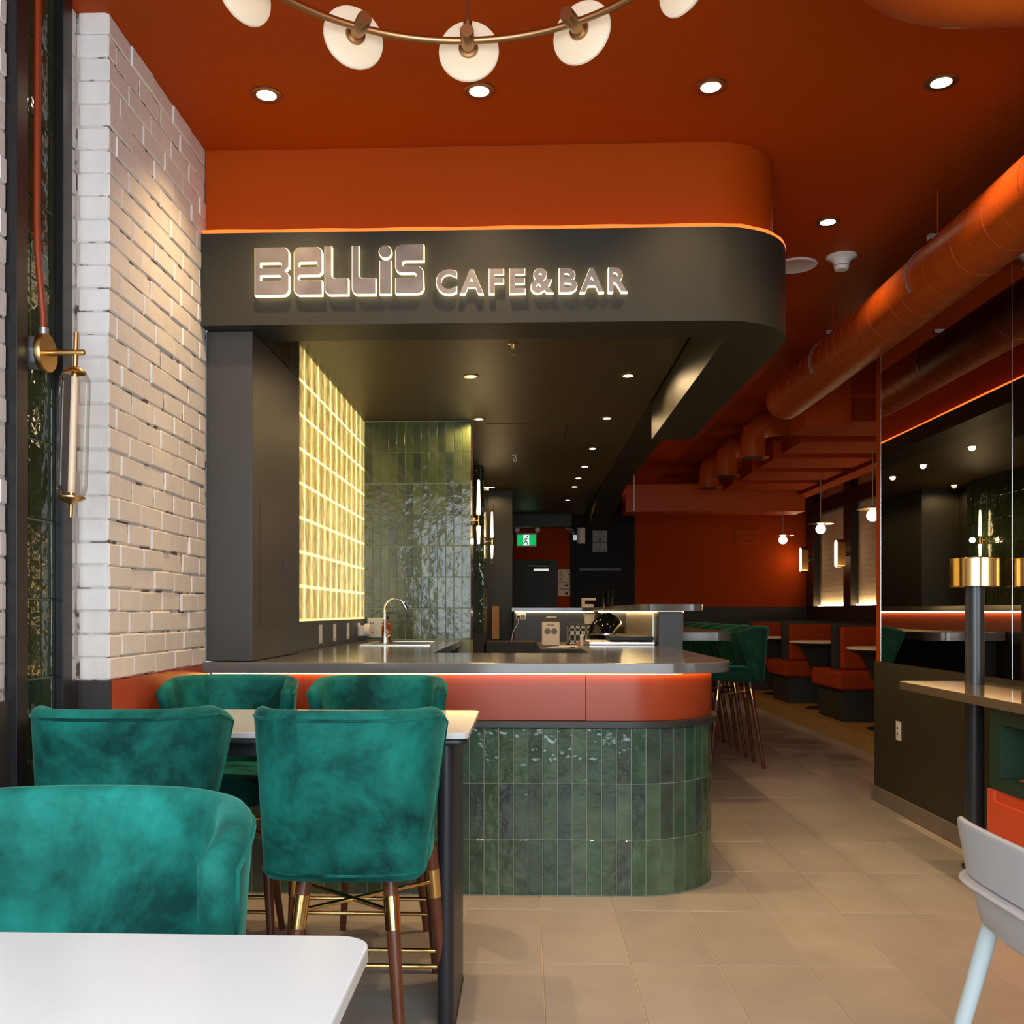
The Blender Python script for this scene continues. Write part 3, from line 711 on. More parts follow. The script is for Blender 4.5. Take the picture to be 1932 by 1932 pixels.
# ------------------------------------------------------------------ ceiling fittings
t = thing('ceiling_speaker', (1.573, 5.73, CEIL), 'round flat white ceiling speaker beside the canopy corner', 'speaker')
MB().prof((1.573, 5.73, CEIL), (1.573, 5.73, CEIL - 0.1), [(0, 0.125), (0.006, 0.125), (0.010, 0.117), (0.008, 0.112), (0.009, 0.0)], 40).build('grille', 'white_pl', t)
t = thing('smoke_detector', (1.80, 5.60, CEIL), 'white smoke detector on the red ceiling', 'smoke detector')
MB().prof((1.80, 5.60, CEIL), (1.80, 5.60, CEIL - 0.2), [(0, 0.085), (0.006, 0.086), (0.016, 0.065), (0.032, 0.048), (0.052, 0.041)], 32).build('base', 'white_pl', t)
MB().prof((1.80, 5.60, CEIL - 0.050), (1.80, 5.60, CEIL - 0.2), [(0, 0.036), (0.006, 0.036)], 32).build('vent_gap', 'black', t)
MB().prof((1.80, 5.60, CEIL - 0.056), (1.80, 5.60, CEIL - 0.2), [(0, 0.041), (0.006, 0.042), (0.022, 0.036), (0.024, 0.0)], 32).build('sensor_cap', 'white_pl', t)
def sprinkler(x, y, z, label, m='galv'):
    t = thing('sprinkler_head', (x, y, z), label, 'sprinkler')
    MB().prof((x, y, z), (x, y, z - 0.1), [(0, 0.03), (0.004, 0.03), (0.008, 0.014), (0.03, 0.008)], 16).build('escutcheon', m, t)
    MB().box(x - 0.014, x - 0.010, y - 0.003, y + 0.003, z - 0.06, z - 0.025).box(x + 0.010, x + 0.014, y - 0.003, y + 0.003, z - 0.06, z - 0.025).build('frame_arm', m, t)
    MB().cyl((x, y, z - 0.064), (x, y, z - 0.06), 0.018).build('deflector', m, t)
sprinkler(-0.071, 5.43, 2.755, 'small sprinkler head in the canopy soffit behind the fascia', 'brass')
sprinkler(-0.102, 9.28, 2.755, 'small sprinkler head in the canopy soffit past the access panel', 'steel')
sprinkler(0.93, 2.36, CEIL, 'sprinkler head in the red ceiling beside the chandelier', 'steel')
t = thing('access_panel', (0.0, 8.1, 2.755), 'rectangular access panel set flush in the canopy soffit', 'access panel')
MB().box(-0.317, 0.33, 7.73, 8.44, 2.751, 2.7545).build('door', 'soffit', t)
MB().box(-0.325, 0.338, 7.722, 8.448, 2.7535, 2.7545).build('shadow_gap', 'black', t)

# ------------------------------------------------------------------ ducts
du = thing('spiral_duct', (1.985, 5.5, 2.87), 'long burnt orange spiral duct running along the mirror wall', 'duct')
DX, DZ, DR = 1.985, 2.87, 0.150
MB().prof((DX, 2.89, DZ), (DX, 9, DZ), [(0, DR), (4.53, DR), (4.61, DR * 0.97), (4.67, DR * 0.86), (4.71, DR * 0.62), (4.72, 0)], 40).build('pipe', 'rust_duct', du)
sp_ = [(DX + (DR + 0.001) * math.cos(i * 2 * PI / 24), 2.89 + i * 0.145 / 24, DZ + (DR + 0.001) * math.sin(i * 2 * PI / 24)) for i in range(int(4.52 / 0.145 * 24))]
MB().tube(sp_, 0.0013, 4).build('seam', 'rust_duct', du)
for y in (4.75, 6.35):
    hb = MB().tube([(DX + (DR + 0.004) * math.cos(R(a)), y, DZ + (DR + 0.004) * math.sin(R(a))) for a in range(-30, 211, 12)], 0.004, 6).build('hanger', 'galv', du)
    MB().box(DX - 0.045, DX + 0.045, y - 0.018, y + 0.018, DZ + DR + 0.025, DZ + DR + 0.05).build('clamp', 'galv', du)
    MB().cyl((DX, y, DZ + DR + 0.03), (DX, y, CEIL), 0.004, n=8).build('rod', 'rust', du)
MB().tube([(DX, 2.90, DZ)] + [(DX - 0.32 + 0.32 * math.cos(R(a)), 2.75 - 0.32 * math.sin(R(a)), DZ) for a in range(0, 91, 10)] + [(1.12 - 0.30 * math.sin(R(a)), 2.14 + 0.30 * math.cos(R(a)), DZ) for a in range(0, 91, 10)] + [(0.82, 1.2, DZ)], DR + 0.002, 32).build('elbow_pipe', 'rust_duct', du)
# branch boxes, elbows and trunk of the air handling, far right
tk = thing('trunk_duct', (3.1, 11, 2.9), 'boxy rust red trunk duct with side branches above the booths', 'duct')
MB().box(2.62, 3.75, 8.0, 15.2, 3.02, CEIL - 0.005).build('trunk', 'rust_matte', tk, bevel=0.006)
for k in range(7):
    y = 8.2 + 0.98 * k
    MB().box(2.57, 3.62, y, y + 0.66, 2.84, 3.03).build('branch_box', 'rust_matte', tk, bevel=0.006)
tag(MB().box(2.20, 2.56, 7.72, 8.15, 2.72, CEIL - 0.001).build('plenum_box', 'rust_matte', bevel=0.006), 'rust red plenum box hanging behind the end of the spiral duct', 'duct')
MB().box(3.62, 3.80, 6.6, 15.3, 2.80, CEIL - 0.005).build('side_panel', 'rust_matte', tk)
for y, nm in ((9.5, 'nearest'), (10.75, 'middle'), (11.75, 'farthest')):
    t = thing('elbow_diffuser', (2.2, y, 2.74), 'rust red elbow duct ending in a round ceiling diffuser, %s of three' % nm, 'duct')
    r = 0.118
    pr = [(2.615, y, 3.08), (2.44, y, 3.08), (2.30, y, 3.06), (2.215, y, 2.99), (2.20, y, 2.90), (2.20, y, 2.75)]
    MB().tube(pr, r, 24).build('pipe', 'rust_duct', t, smooth=25)
    MB().prof((2.20, y, 2.752), (2.20, y, 2.6), [(0, r + 0.004), (0.0, r + 0.035), (0.008, r + 0.035), (0.012, r), (0.004, 0.0)], 28).build('flange', 'rust_duct', t)
    MB().prof((2.20, y, 2.742), (2.20, y, 2.6), [(0, 0), (0.0, r * 0.9), (0.006, r * 0.9), (0.008, 0.0)], 24).build('grille', 'black', t)
bm_ = MB().box(1.33, 3.7, 13.0, 13.5, 2.59, 2.955).build('bulkhead_beam', 'rust_duct')
tag(bm_, 'red box beam crossing above the far seating area', 'beam')
t = MB().cyl((1.44, 12.98, 2.60), (1.44, 12.98, CEIL), 0.010, n=8).build('ceiling_rod', 'white_pl'); tag(t, 'thin pale rod hanging in front of the red box beam', 'rod')

# ------------------------------------------------------------------ stools
def shell_grid(w0, w1, d0, d1, y0, y1, z0, z1, dip, e=2.7, nu=28, nv=10, tt=1.0, rnd=False):
    rows = []
    for j in range(nv + 1):
        t = j / nv; w = w0 + (w1 - w0) * t ** tt; d = d0 + (d1 - d0) * t; yb = y0 + (y1 - y0) * t; row = []
        for i in range(nu + 1):
            th = R(-90 + 180 * i / nu); c, s_ = math.cos(th), math.sin(th)
            x = w * math.copysign(abs(s_) ** (2 / e), s_); y = yb + d * (1 - abs(c) ** (2 / e))
            a = max(0, (abs(i / nu - 0.5) * 2 - 0.72) / 0.28)
            if rnd: a = max(0, (abs(x) / w - 0.80) / 0.20)
            z = z0 + (z1 - dip * ((1 - math.sqrt(max(0, 1 - a * a))) if rnd else a * a) - z0) * t
            row.append((x, y, z))
        rows.append(row)
    return rows
def thick_shell(rows, th):
    """closed padded shell: rows are the outer face, the inner face lies th further in, the rim is half round"""
    nv, nu = len(rows), len(rows[0])
    O = [[Vector(p) for p in r] for r in rows]; N = []
    for j in range(nv):
        q_ = []
        for i in range(nu):
            du_ = O[j][min(i + 1, nu - 1)] - O[j][max(i - 1, 0)]; dv = O[min(j + 1, nv - 1)][i] - O[max(j - 1, 0)][i]
            q_.append(-(du_.cross(dv)).normalized())
        N.append(q_)
    I = [[O[j][i] + N[j][i] * th for i in range(nu)] for j in range(nv)]
    mb = MB(); mb.rings(O, closed=False, cap=False); mb.rings(I, closed=False, cap=False)
    loop = [(0, i) for i in range(nu)] + [(j, nu - 1) for j in range(1, nv)] + [(nv - 1, i) for i in range(nu - 2, -1, -1)] + [(j, 0) for j in range(nv - 2, 0, -1)]
    rg = []
    for a in range(7):
        ph = PI * a / 6; ring = []
        for j, i in loop:
            if i in (0, nu - 1) and 0 < j < nv - 1:
                t_ = (O[j][i] - O[j][1 if i == 0 else nu - 2]).normalized()
            elif j in (0, nv - 1):
                t_ = (O[j][i] - O[1 if j == 0 else nv - 2][i]).normalized()
                if i in (0, nu - 1): t_ = (t_ + (O[j][i] - O[j][1 if i == 0 else nu - 2]).normalized()).normalized()
            m_ = (O[j][i] + I[j][i]) / 2
            ring.append(m_ + (O[j][i] - I[j][i]) / 2 * math.cos(ph) + t_ * (th * 0.5) * math.sin(ph))
        rg.append(ring)
    n = len(loop); o = len(mb.v)
    mb.v += [tuple(p) for r in rg for p in r]
    for k in range(6):
        for i in range(n): mb.f.append((o + k * n + i, o + k * n + (i + 1) % n, o + (k + 1) * n + (i + 1) % n, o + (k + 1) * n + i))
    bm = bmesh.new(); vs = [bm.verts.new(p) for p in mb.v]
    for f in mb.f:
        try: bm.faces.new([vs[i] for i in f])
        except ValueError: pass
    bmesh.ops.remove_doubles(bm, verts=bm.verts, dist=0.0004)
    bm.verts.index_update(); out = MB(); out.v = [tuple(v.co) for v in bm.verts]; out.f = [tuple(v.index for v in f.verts) for f in bm.faces]; bm.free()
    return out
def make_stool(name, seat, label, cat, group, velvet):
    root = thing(name, (0, 0, 0), label, cat, group)
    zb, zt = seat - 0.085, seat + 0.335
    rows = shell_grid(0.212, 0.258, 0.09, 0.27, -0.255, -0.297, zb, zt - 0.022, 0.03, nu=40, nv=12)
    thick_shell(rows, 0.046).build('backrest', velvet, root, smooth=180)
    rim = [r[0] for r in rows] + rows[-1][1:-1] + [r[-1] for r in rows[::-1]] + rows[0][::-1][1:-1]
    MB().tube(rim, 0.0042, 6, closed=True).build('piping', velvet, root)
    # seat cushion
    rs = []
    for k, z in ((0.86, seat - 0.105), (0.97, seat - 0.098), (1.0, seat - 0.08), (1.0, seat - 0.028), (0.975, seat - 0.010), (0.90, seat), (0.5, seat + 0.010), (0.1, seat + 0.012)):
        rs.append([(x, y, z) for x, y in sup(0.215 * k, 0.225 * k, 36, 3.0, 0, 0.0)])
    MB().rings(rs).build('seat', velvet, root, smooth=60)
    # legs: rear pair closer together than the front pair
    def at(p0, p1, z): s_ = (p0[2] - z) / (p0[2] - p1[2]); return tuple(p0[i] + (p1[i] - p0[i]) * s_ for i in range(3))
    tz = seat - 0.095; legs = []
    for sx in (-1, 1):
        for p0, p1 in (((sx * 0.112, -0.13, tz), (sx * 0.165, -0.235, 0.0)), ((sx * 0.195, 0.13, tz), (sx * 0.242, 0.205, 0.0))):
            l_ = MB().prof(p0, p1, [(0, 0.020), (0.05, 0.0205), ((Vector(p1) - Vector(p0)).length, 0.0125)], 16).build('leg', 'walnut', root)
            zf = seat - 0.165
            a, c = at(p0, p1, zf), at(p0, p1, zf - 0.085)
            MB().cyl(a, c, 0.0215, 0.0205, 18).build('ferrule', 'gold', l_)
            legs.append((p0, p1))
    zc = seat - 0.205
    c = [at(*l_, zc) for l_ in legs]       # rear-left, front-left, rear-right, front-right
    MB().cyl(c[0], c[3], 0.0065, n=10).cyl(c[2], c[1], 0.0065, n=10).build('cross_brace', 'gold', root)
    for z in (0.245, 0.195):
        MB().cyl(at(*legs[1], z), at(*legs[3], z), 0.0075, n=10).build('foot_bar', 'gold', root)
    return root
GS = 'green velvet stools at the front tables'
st0 = make_stool('velvet_stool', 0.665, 'green velvet stool seen from behind, full back and walnut legs in view', 'stool', GS, 'velvet')
spots = [((-0.475, 2.70), 0.0, None),
         ((-1.075, 2.70), 0.03, 'green velvet stool seen from behind, nearest the green tile strip'),
         ((-1.125, 3.56), PI, 'green velvet stool facing the camera across the table, by the brick pier'),
         ((-0.555, 3.56), PI, 'green velvet stool facing the camera across the table, in front of the red band'),
         ((-0.595, 1.09), PI + 0.03, 'bright teal velvet stool cut by the white marble table in front')]
for (xy, rz, lb) in spots:
    o = st0 if lb is None else copy_tree(st0)
    o.location = (xy[0], xy[1], 0); o.rotation_euler = (0, 0, rz)
    if lb: o['label'] = lb
GB = 'bar stools along the raised bar'
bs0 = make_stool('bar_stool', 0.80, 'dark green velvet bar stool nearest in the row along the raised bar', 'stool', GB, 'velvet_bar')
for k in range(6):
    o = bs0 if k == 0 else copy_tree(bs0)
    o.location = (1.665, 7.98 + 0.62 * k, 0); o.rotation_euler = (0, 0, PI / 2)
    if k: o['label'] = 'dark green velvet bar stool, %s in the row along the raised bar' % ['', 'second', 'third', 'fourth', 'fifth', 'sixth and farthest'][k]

# ------------------------------------------------------------------ front tables
def front_table(x0, x1, y0, y1, label):
    t = thing('dining_table', ((x0 + x1) / 2, (y0 + y1) / 2, 0), label, 'table', 'white marble tables by the front')
    MB().prism(rrect(x0, x1, y0, y1, 0.035), 0.882, 0.900).build('tabletop', 'marble', t, bevel=0.003)
    MB().prism(rrect(x0 + 0.004, x1 - 0.006, y0 + 0.006, y1 - 0.006, 0.03), 0.862, 0.8815).build('underlay', 'tbl_black', t, bevel=0.008)
    MB().prism(rrect(x0 + 0.05, x1 - 0.07, y0 + 0.06, y1 - 0.06, 0.02), 0.82, 0.8615).build('apron', 'tbl_black', t, bevel=0.004)
    for xa in (x0 + 0.05, x1 - 0.098):
        MB().prism(rrect(xa, xa + 0.05, y0 + 0.055, y1 - 0.15, 0.024, 8), 0.012, 0.8615).build('leg', 'tbl_black', t)
        MB().prism(rrect(xa - 0.002, xa + 0.052, y0 + 0.05, y1 - 0.145, 0.024), 0, 0.0118).build('foot_plate', 'tbl_black', t)
front_table(-1.39, -0.165, 2.80, 3.46, 'white marble table with black base between four green velvet stools')
front_table(-1.39, -0.165, 0.39, 1.045, 'white marble tabletop nearest the camera, in front of the teal stool')

# ------------------------------------------------------------------ left wall lamp
SX = WX
ws = thing('wall_lamp', (SX, 2.93, 1.6), 'brass wall lamp with long clear glass tube on the green tile strip', 'wall lamp')
by, bz = 2.925, 2.045
MB().prism(rrect(by - 0.05, by + 0.05, bz - 0.05, bz + 0.05, 0.02), 0.0, 0.040).v
bx = MB(); bx.prof((SX, by, bz), (SX + 0.1, by, bz), [(0.004, 0.0), (0.004, 0.052), (0.042, 0.052), (0.042, 0)], 8); bx.build('junction_box', 'galv', ws, bevel=0.003, smooth=0)
MB().prof((SX + 0.043, by, bz), (SX + 0.1, by, bz), [(0, 0), (0, 0.058), (0.002, 0.0585), (0.018, 0.0585), (0.020, 0.057), (0.020, 0)], 40).build('wall_plate', 'brass', ws)
ax = SX + 0.155
MB().prof((SX + 0.062, by, bz), (ax + 0.02, by, bz), [(0, 0.0095), (0.108, 0.0095), (0.112, 0.0085), (0.112, 0)], 16).build('arm', 'brass', ws)
tp = Vector((ax - 0.008, by, bz)); td_ = Vector((-0.028, -0.006, -1)).normalized()
MB().cyl(tp - td_ * 0.062, tp + td_ * 0.055, 0.0072, n=14).build('stem', 'brass', ws)
MB().prof(tp + td_ * 0.042, tp + td_ * 0.2, [(0, 0.008), (0.006, 0.022), (0.016, 0.032), (0.020, 0.034), (0.022, 0.030), (0.014, 0.01)], 28).build('top_cap', 'brass', ws)
MB().prof(tp + td_ * 0.055, tp + td_ * 0.6, [(0.000, 0.020), (0.010, 0.036), (0.026, 0.044), (0.05, 0.0455), (0.345, 0.0455), (0.372, 0.043), (0.390, 0.034), (0.396, 0.03)], 36).build('glass_tube', 'smoke_glass', ws)
MB().prof(tp + td_ * 0.055, tp + td_ * 0.6, [(0, 0), (0, 0.0105), (0.02, 0.0105)], 16).build('socket', 'brass', ws)
MB().prof(tp + td_ * 0.075, tp + td_ * 0.6, [(0, 0), (0, 0.011), (0.355, 0.011), (0.355, 0)], 16).build('lamp_rod', mat('lamp_rod_frosted', (0.85, 0.70, 0.52), 0.3), ws)
MB().prof(tp + td_ * 0.430, tp + td_ * 0.7, [(0, 0.0), (0, 0.01), (0.010, 0.01), (0.012, 0.042), (0.016, 0.042), (0.026, 0.028), (0.032, 0.010), (0.036, 0.006), (0.075, 0.0055), (0.075, 0)], 28).build('bottom_cap', 'brass', ws)

# ------------------------------------------------------------------ tube sconces by the tile wall
def tube_sconce(mx, my, tx, ty, zc, label, h1, h2):
    t = thing('tube_sconce', (tx, ty, zc), label, 'wall lamp', 'paired glass tube sconces')
    MB().cyl((mx + 0.002, my, zc), (mx + 0.014, my, zc), 0.032, n=20).build('wall_plate', 'gold', t)
    MB().cyl((mx + 0.01, my, zc), (tx, ty, zc), 0.006, n=10).build('arm', 'gold', t)
    MB().cyl((tx, ty, zc - 0.045), (tx, ty, zc + 0.045), 0.007, n=12).build('stem', 'gold', t)
    for s_, h in ((1, h1), (-1, h2)):
        b = (tx, ty, zc + s_ * 0.04); e = (tx, ty, zc + s_ * 2)
        MB().prof(b, e, [(0, 0.012), (0.008, 0.022), (0.03, 0.024), (h * 0.5, 0.020), (h, 0.0185), (h - 0.004, 0.016)], 20).build('glass_tube', 'glass', t)
        MB().prof(b, e, [(0.004, 0.0), (0.006, 0.016), (0.03, 0.0175), (h * 0.35, 0.013), (h * 0.72, 0.009), (h * 0.74, 0)], 16).build('light_core', 'tube', t)
    return t
tube_sconce(-0.433, 7.97, -0.388, 7.97, 2.005, 'glass tube wall lamp on the edge of the green tile wall', 0.40, 0.21)
tube_sconce(-0.436, 10.95, -0.383, 10.95, 2.05, 'glass tube wall lamp on the dark tile pillar behind', 0.40, 0.21)
for zz in (2.12, 1.88): light('POINT', 'tube_glow', (-0.36, 7.9, zz), 2.0, WARM, shadow_soft_size=0.03)
light('POINT', 'tube_glow', (-0.30, 10.95, 2.05), 3.0, WARM, shadow_soft_size=0.03)

# ------------------------------------------------------------------ raised bar behind the counter
rb = thing('raised_bar', (0.95, 8.8, 0), 'raised grey bar with rust red side and low drink ledge behind the counter', 'bar counter')
MB().box(0.872, 1.03, 6.41, 11.6, 0, 1.255).build('partition', 'char', rb, bevel=0.002)
MB().box(1.031, 1.036, 6.43, 11.6, 1.10, 1.255).build('red_panel', 'rust_gloss', rb)
MB().box(0.858, 0.871, 6.62, 8.35, 0.99, 1.245).build('steel_panel', mat('led_lit_steel_sheet', (0.72, 0.60, 0.42), 0.35, 0.55), rb)  # steel lightened to gold, the LED light on it is in the colour
MB().box(-0.14, 0.872, 11.45, 11.6, 0, 1.275).build('end_partition', 'char', rb)
top = [(0.80, 6.30)] + arc(1.06, 6.30 + 0.10, 0.10, -90, 0, 8) + [(1.16, 11.95), (-0.165, 11.95), (-0.165, 11.38), (0.66, 11.38), (0.74, 11.1), (0.74, 6.42)] + arc(0.86, 6.42, 0.12, 180, 270, 6)[1:-1]
MB().prism(top, 1.258, 1.302).build('top_slab', 'stone', rb, bevel=0.004)
MB().box(0.842, 0.852, 6.55, 11.3, 1.246, 1.2575).build('led_strip', 'led_thin', rb)
MB().box(-0.13, 0.80, 11.425, 11.435, 1.246, 1.2575).build('led_strip', 'led_thin', rb)
MB().box(1.05, 1.06, 6.55, 11.5, 1.246, 1.2575).build('led_strip', 'led_thin', rb)
led = [(1.037, 7.45)] + arc(1.60 - 0.16, 7.45 + 0.16, 0.16, -90, 0, 8) + [(1.60, 11.6), (1.037, 11.6)]
MB().prism(led, 1.03, 1.098).build('drink_ledge', 'stone', rb, bevel=0.004)
MB().box(1.037, 1.20, 7.6, 11.6, 0, 1.03).build('ledge_base', 'olive', rb)
rw = MB()
for k in range(50): rw.box(1.20, 1.215, 7.62 + k * 0.079, 7.62 + k * 0.079 + 0.06, 0.02, 1.02)
rw.build('fluted_ribs', 'dark_wain', rb, kind='stuff')

wt = thing('work_table', (0.48, 7.7, 0), 'low black work table inside the bar carrying boxes and crates', 'table')
MB().box(0.10, 0.845, 7.0, 8.6, 0.945, 0.985).build('tabletop', 'blacksoft', wt, bevel=0.003)
MB().box(0.12, 0.83, 7.02, 8.58, 0.0, 0.944).build('cabinet_body', 'black', wt)
MB().box(0.14, 0.34, 7.005, 7.019, 0.70, 0.93).build('drawer', 'black', wt, bevel=0.003)
MB().box(0.16, 0.178, 6.985, 7.004, 0.74, 0.90).build('handle', 'chrome', wt, bevel=0.003)
dk = thing('chilled_display', (0.7, 6.75, 0), 'low stainless appliance with black tray lid beside the steel panel', 'appliance')
MB().box(0.56, 0.852, 6.46, 6.98, 0.0, 1.03).build('body', 'blacksoft', dk)
MB().box(0.42, 0.852, 6.45, 6.98, 1.035, 1.052).build('steel_edge', 'steel', dk, bevel=0.003)
MB().box(0.57, 0.852, 6.50, 6.98, 1.060, 1.088).build('tray_lid', 'blacksoft', dk, bevel=0.004)
gd = thing('rice_warmer', (0.60, 7.25, 0.985), 'glossy black dome shaped warmer with a chrome rim', 'appliance')
m_ = mat('gloss_black', (0.004, 0.004, 0.004), 0.08)
M['gloss_black'] = m_
gx, gy = 0.605, 7.27
MB().prof((gx, gy, 0.986), (gx, gy, 2), [(0, 0), (0, 0.125), (0.09, 0.142), (0.095, 0.142), (0.096, 0)], 32).build('bowl', 'gloss_black', gd)
MB().prof((gx, gy, 1.081), (gx, gy, 2), [(0, 0), (0, 0.146), (0.012, 0.146), (0.013, 0)], 32).build('rim', 'chrome', gd)
MB().prof((gx, gy, 1.094), (gx, gy, 2), [(0, 0), (0, 0.140), (0.04, 0.132), (0.085, 0.108), (0.125, 0.070), (0.148, 0.03), (0.152, 0)], 32).build('lid', 'gloss_black', gd)
cs = thing('cup_stack', (0.60, 7.25, 1.246), 'stack of clear black rimmed cups standing on the black dome', 'cups')
for k in range(4):
    z = 1.247 + 0.030 * k
    MB().prof((gx + 0.01, gy, z), (gx + 0.01, gy, 3), [(0, 0), (0, 0.026), (0.075, 0.040), (0.078, 0.041), (0.076, 0.038), (0.004, 0.022)], 20).build('cup', 'smoke_glass' if k < 2 else 'gloss_black', cs)
bx_ = thing('carton', (0.20, 7.8, 0.985), 'cream cardboard carton with two round pictures on the work table', 'box')
MB().box(0.13, 0.268, 7.74, 7.86, 0.986, 1.175).build('body', 'paper', bx_, bevel=0.002)
MB().add([(0.128, 7.738, 1.176), (0.27, 7.738, 1.176), (0.27, 7.862, 1.176), (0.128, 7.862, 1.176), (0.15, 7.75, 1.205), (0.25, 7.75, 1.205), (0.25, 7.85, 1.205), (0.15, 7.85, 1.205)],
         [(0, 1, 5, 4), (1, 2, 6, 5), (2, 3, 7, 6), (3, 0, 4, 7), (4, 5, 6, 7), (3, 2, 1, 0)]).build('lid', 'blacksoft', bx_)
MB().box(0.165, 0.245, 7.77, 7.83, 1.205, 1.215).build('handle', 'paper', bx_)
for cx_, r in ((0.172, 0.024), (0.226, 0.024)):
    MB().prof((cx_, 7.7395, 1.098), (cx_, 7, 1.098), [(0, 0), (0, r), (0.0012, r), (0.0012, 0)], 24).build('picture', mat('grey_print', (0.16, 0.13, 0.10), 0.6), bx_)
def label_text(txt, x0, x1, z0, z1, y, par, m='ink', name='lettering', off=0.01):
    me = fit(text_mesh(name, txt, 0.001, m, off), x0, x1, z0, z1, 0.0008)
    return put(name, me, par, y - 0.0009)
label_text('Breville', 0.170, 0.228, 1.142, 1.156, 7.74, bx_)
cr = thing('plastic_crate', (0.47, 8.0, 0.985), 'beige plastic crate with slotted side on the work table', 'crate')
cb_ = MB()
x0, x1, y0, y1 = 0.345, 0.575, 7.82, 8.2
cb_.box(x0, x1, y0, y0 + 0.006, 0.987, 1.022).box(x0, x1, y0, y0 + 0.006, 1.065, 1.10).box(x0, x1, y0, y0 + 0.006, 1.118, 1.142)
for k in range(6): cb_.box(x0 + k * 0.0445, x0 + k * 0.0445 + 0.012, y0, y0 + 0.006, 1.0, 1.14)
cb_.box(x0, x0 + 0.006, y0, y1, 0.987, 1.142).box(x1 - 0.006, x1, y0, y1, 0.987, 1.142).box(x0, x1, y1 - 0.006, y1, 0.987, 1.142).box(x0, x1, y0, y1, 0.987, 0.992)
cb_.build('body', 'crate', cr)
MB().box(x0 - 0.004, x1 + 0.004, y0 - 0.004, y1 + 0.004, 1.143, 1.152).build('lid', 'blacksoft', cr, bevel=0.002)
pl = thing('utensil_tub', (0.53, 8.0, 1.153), 'cream plastic tub of dark spoons on top of the crate', 'tub')
MB().prof((0.52, 8.0, 1.1525), (0.52, 8.0, 2), [(0, 0), (0, 0.036), (0.075, 0.046), (0.078, 0.056), (0.082, 0.056), (0.080, 0.043), (0.01, 0.033)], 24).build('tub', 'paper', pl)
for k in range(4): MB().tube([(0.52 - 0.014 + 0.01 * k, 8.0, 1.17), (0.52 - 0.03 + 0.022 * k, 8.0 + 0.01 * k, 1.26 + 0.016 * (k % 3))], 0.004, 6).build('spoon', 'ink', pl)
tg = thing('tape_dispenser', (0.58, 9.0, 1.302), 'cream label dispenser on the far bar top', 'dispenser')
MB().box(0.66, 0.80, 11.5, 11.6, 1.303, 1.345).box(0.66, 0.70, 11.5, 11.6, 1.345, 1.40).box(0.66, 0.83, 11.5, 11.6, 1.385, 1.415).build('body', 'paper', tg, bevel=0.006)
nb = thing('paper_stack', (0.2, 7.2, 0.985), 'loose papers and pens lying on the work table edge', 'papers')
for k in range(4): MB().box(0.16 + 0.03 * k, 0.30 + 0.028 * k, 7.12 + 0.03 * k, 7.3 + 0.03 * k, 0.9855 + 0.003 * k, 0.988 + 0.003 * k).build('sheet', 'paper' if k % 2 else 'paper_grey', nb)
tw_ = thing('tool_tray', (0.42, 7.2, 0.985), 'small cream tray with a red tag on the work table', 'tray')
MB().box(0.36, 0.44, 7.10, 7.26, 0.986, 1.000).build('tray', 'paper', tw_, bevel=0.003)
MB().box(0.375, 0.395, 7.12, 7.15, 1.0, 1.03).build('tag', 'red_orange', tw_, bevel=0.004)
MB().cyl((0.415, 7.2, 1.0), (0.415, 7.2, 1.06), 0.012).ball((0.415, 7.2, 1.07), 0.016).build('knob', 'paper', tw_)
# far end of the bar: outlet with plug, cable, black back counter, board
t = thing('power_outlet', (-0.03, 11.44, 1.18), 'white double outlet with black plug on the far bar end', 'outlet')
MB().box(-0.115, 0.0, 11.44, 11.449, 1.165, 1.235).build('plate', 'white_pl', t, bevel=0.002)
MB().box(-0.055, -0.015, 11.435, 11.44, 1.178, 1.222).build('socket_face', 'paper_grey', t)
MB().box(-0.10, -0.07, 11.41, 11.4395, 1.172, 1.21).build('plug', 'ink', t, bevel=0.004)
MB().tube([(-0.085, 11.41, 1.18), (-0.09, 11.38, 1.12), (-0.15, 11.36, 1.02), (-0.165, 11.36, 0.92)], 0.005, 6).build('cable', 'white_pl', t)
t = tag(MB().box(-0.43, 0.10, 10.4, 11.0, 0, 0.93).build('back_counter', 'blacksoft', bevel=0.006), 'black low counter at the far end inside the bar', 'counter')
t = tag(MB().box(-0.40, -0.315, 11.42, 11.46, 0.93, 1.32).build('wooden_board', mat('tan_board', (0.42, 0.20, 0.05), 0.5), bevel=0.004), 'tall tan wooden board standing by the tiled pillar', 'board')
t['label'] = 'tall tan wooden board standing by the dark tiled pillar'

# ------------------------------------------------------------------ sink corner
fz = 1.0325
fa = thing('kitchen_faucet', (-1.0, 7.0, fz), 'chrome gooseneck faucet at the bar sink', 'faucet')
fx, fy = -0.985, 6.75
MB().prof((fx, fy, fz), (fx, fy, 2), [(0, 0), (0, 0.032), (0.004, 0.032), (0.006, 0.026), (0.045, 0.024), (0.048, 0.016), (0.07, 0.0135), (0.072, 0)], 20).build('base', 'chrome', fa)
gp = [(fx, fy, fz + 0.06), (fx, fy, fz + 0.2)] + [(fx + 0.075 - 0.075 * math.cos(R(a)), fy, fz + 0.235 + 0.075 * math.sin(R(a))) for a in range(0, 151, 10)] 
gp += [(gp[-1][0] + 0.012, fy, gp[-1][2] - 0.035)]
MB().tube(gp, 0.0095, 12).build('spout', 'chrome', fa)
MB().cyl(gp[-4], gp[-1], 0.0125).build('spray_head', 'chrome', fa)
MB().tube([(fx + 0.02, fy - 0.015, fz + 0.045), (fx + 0.05, fy - 0.03, fz + 0.06)], 0.006, 8).build('lever', 'chrome', fa)
so_ = thing('soap_bottle', (-0.99, 6.95, fz), 'amber soap pump bottle beside the faucet', 'bottle')
bx0, by0 = -1.0, 6.95
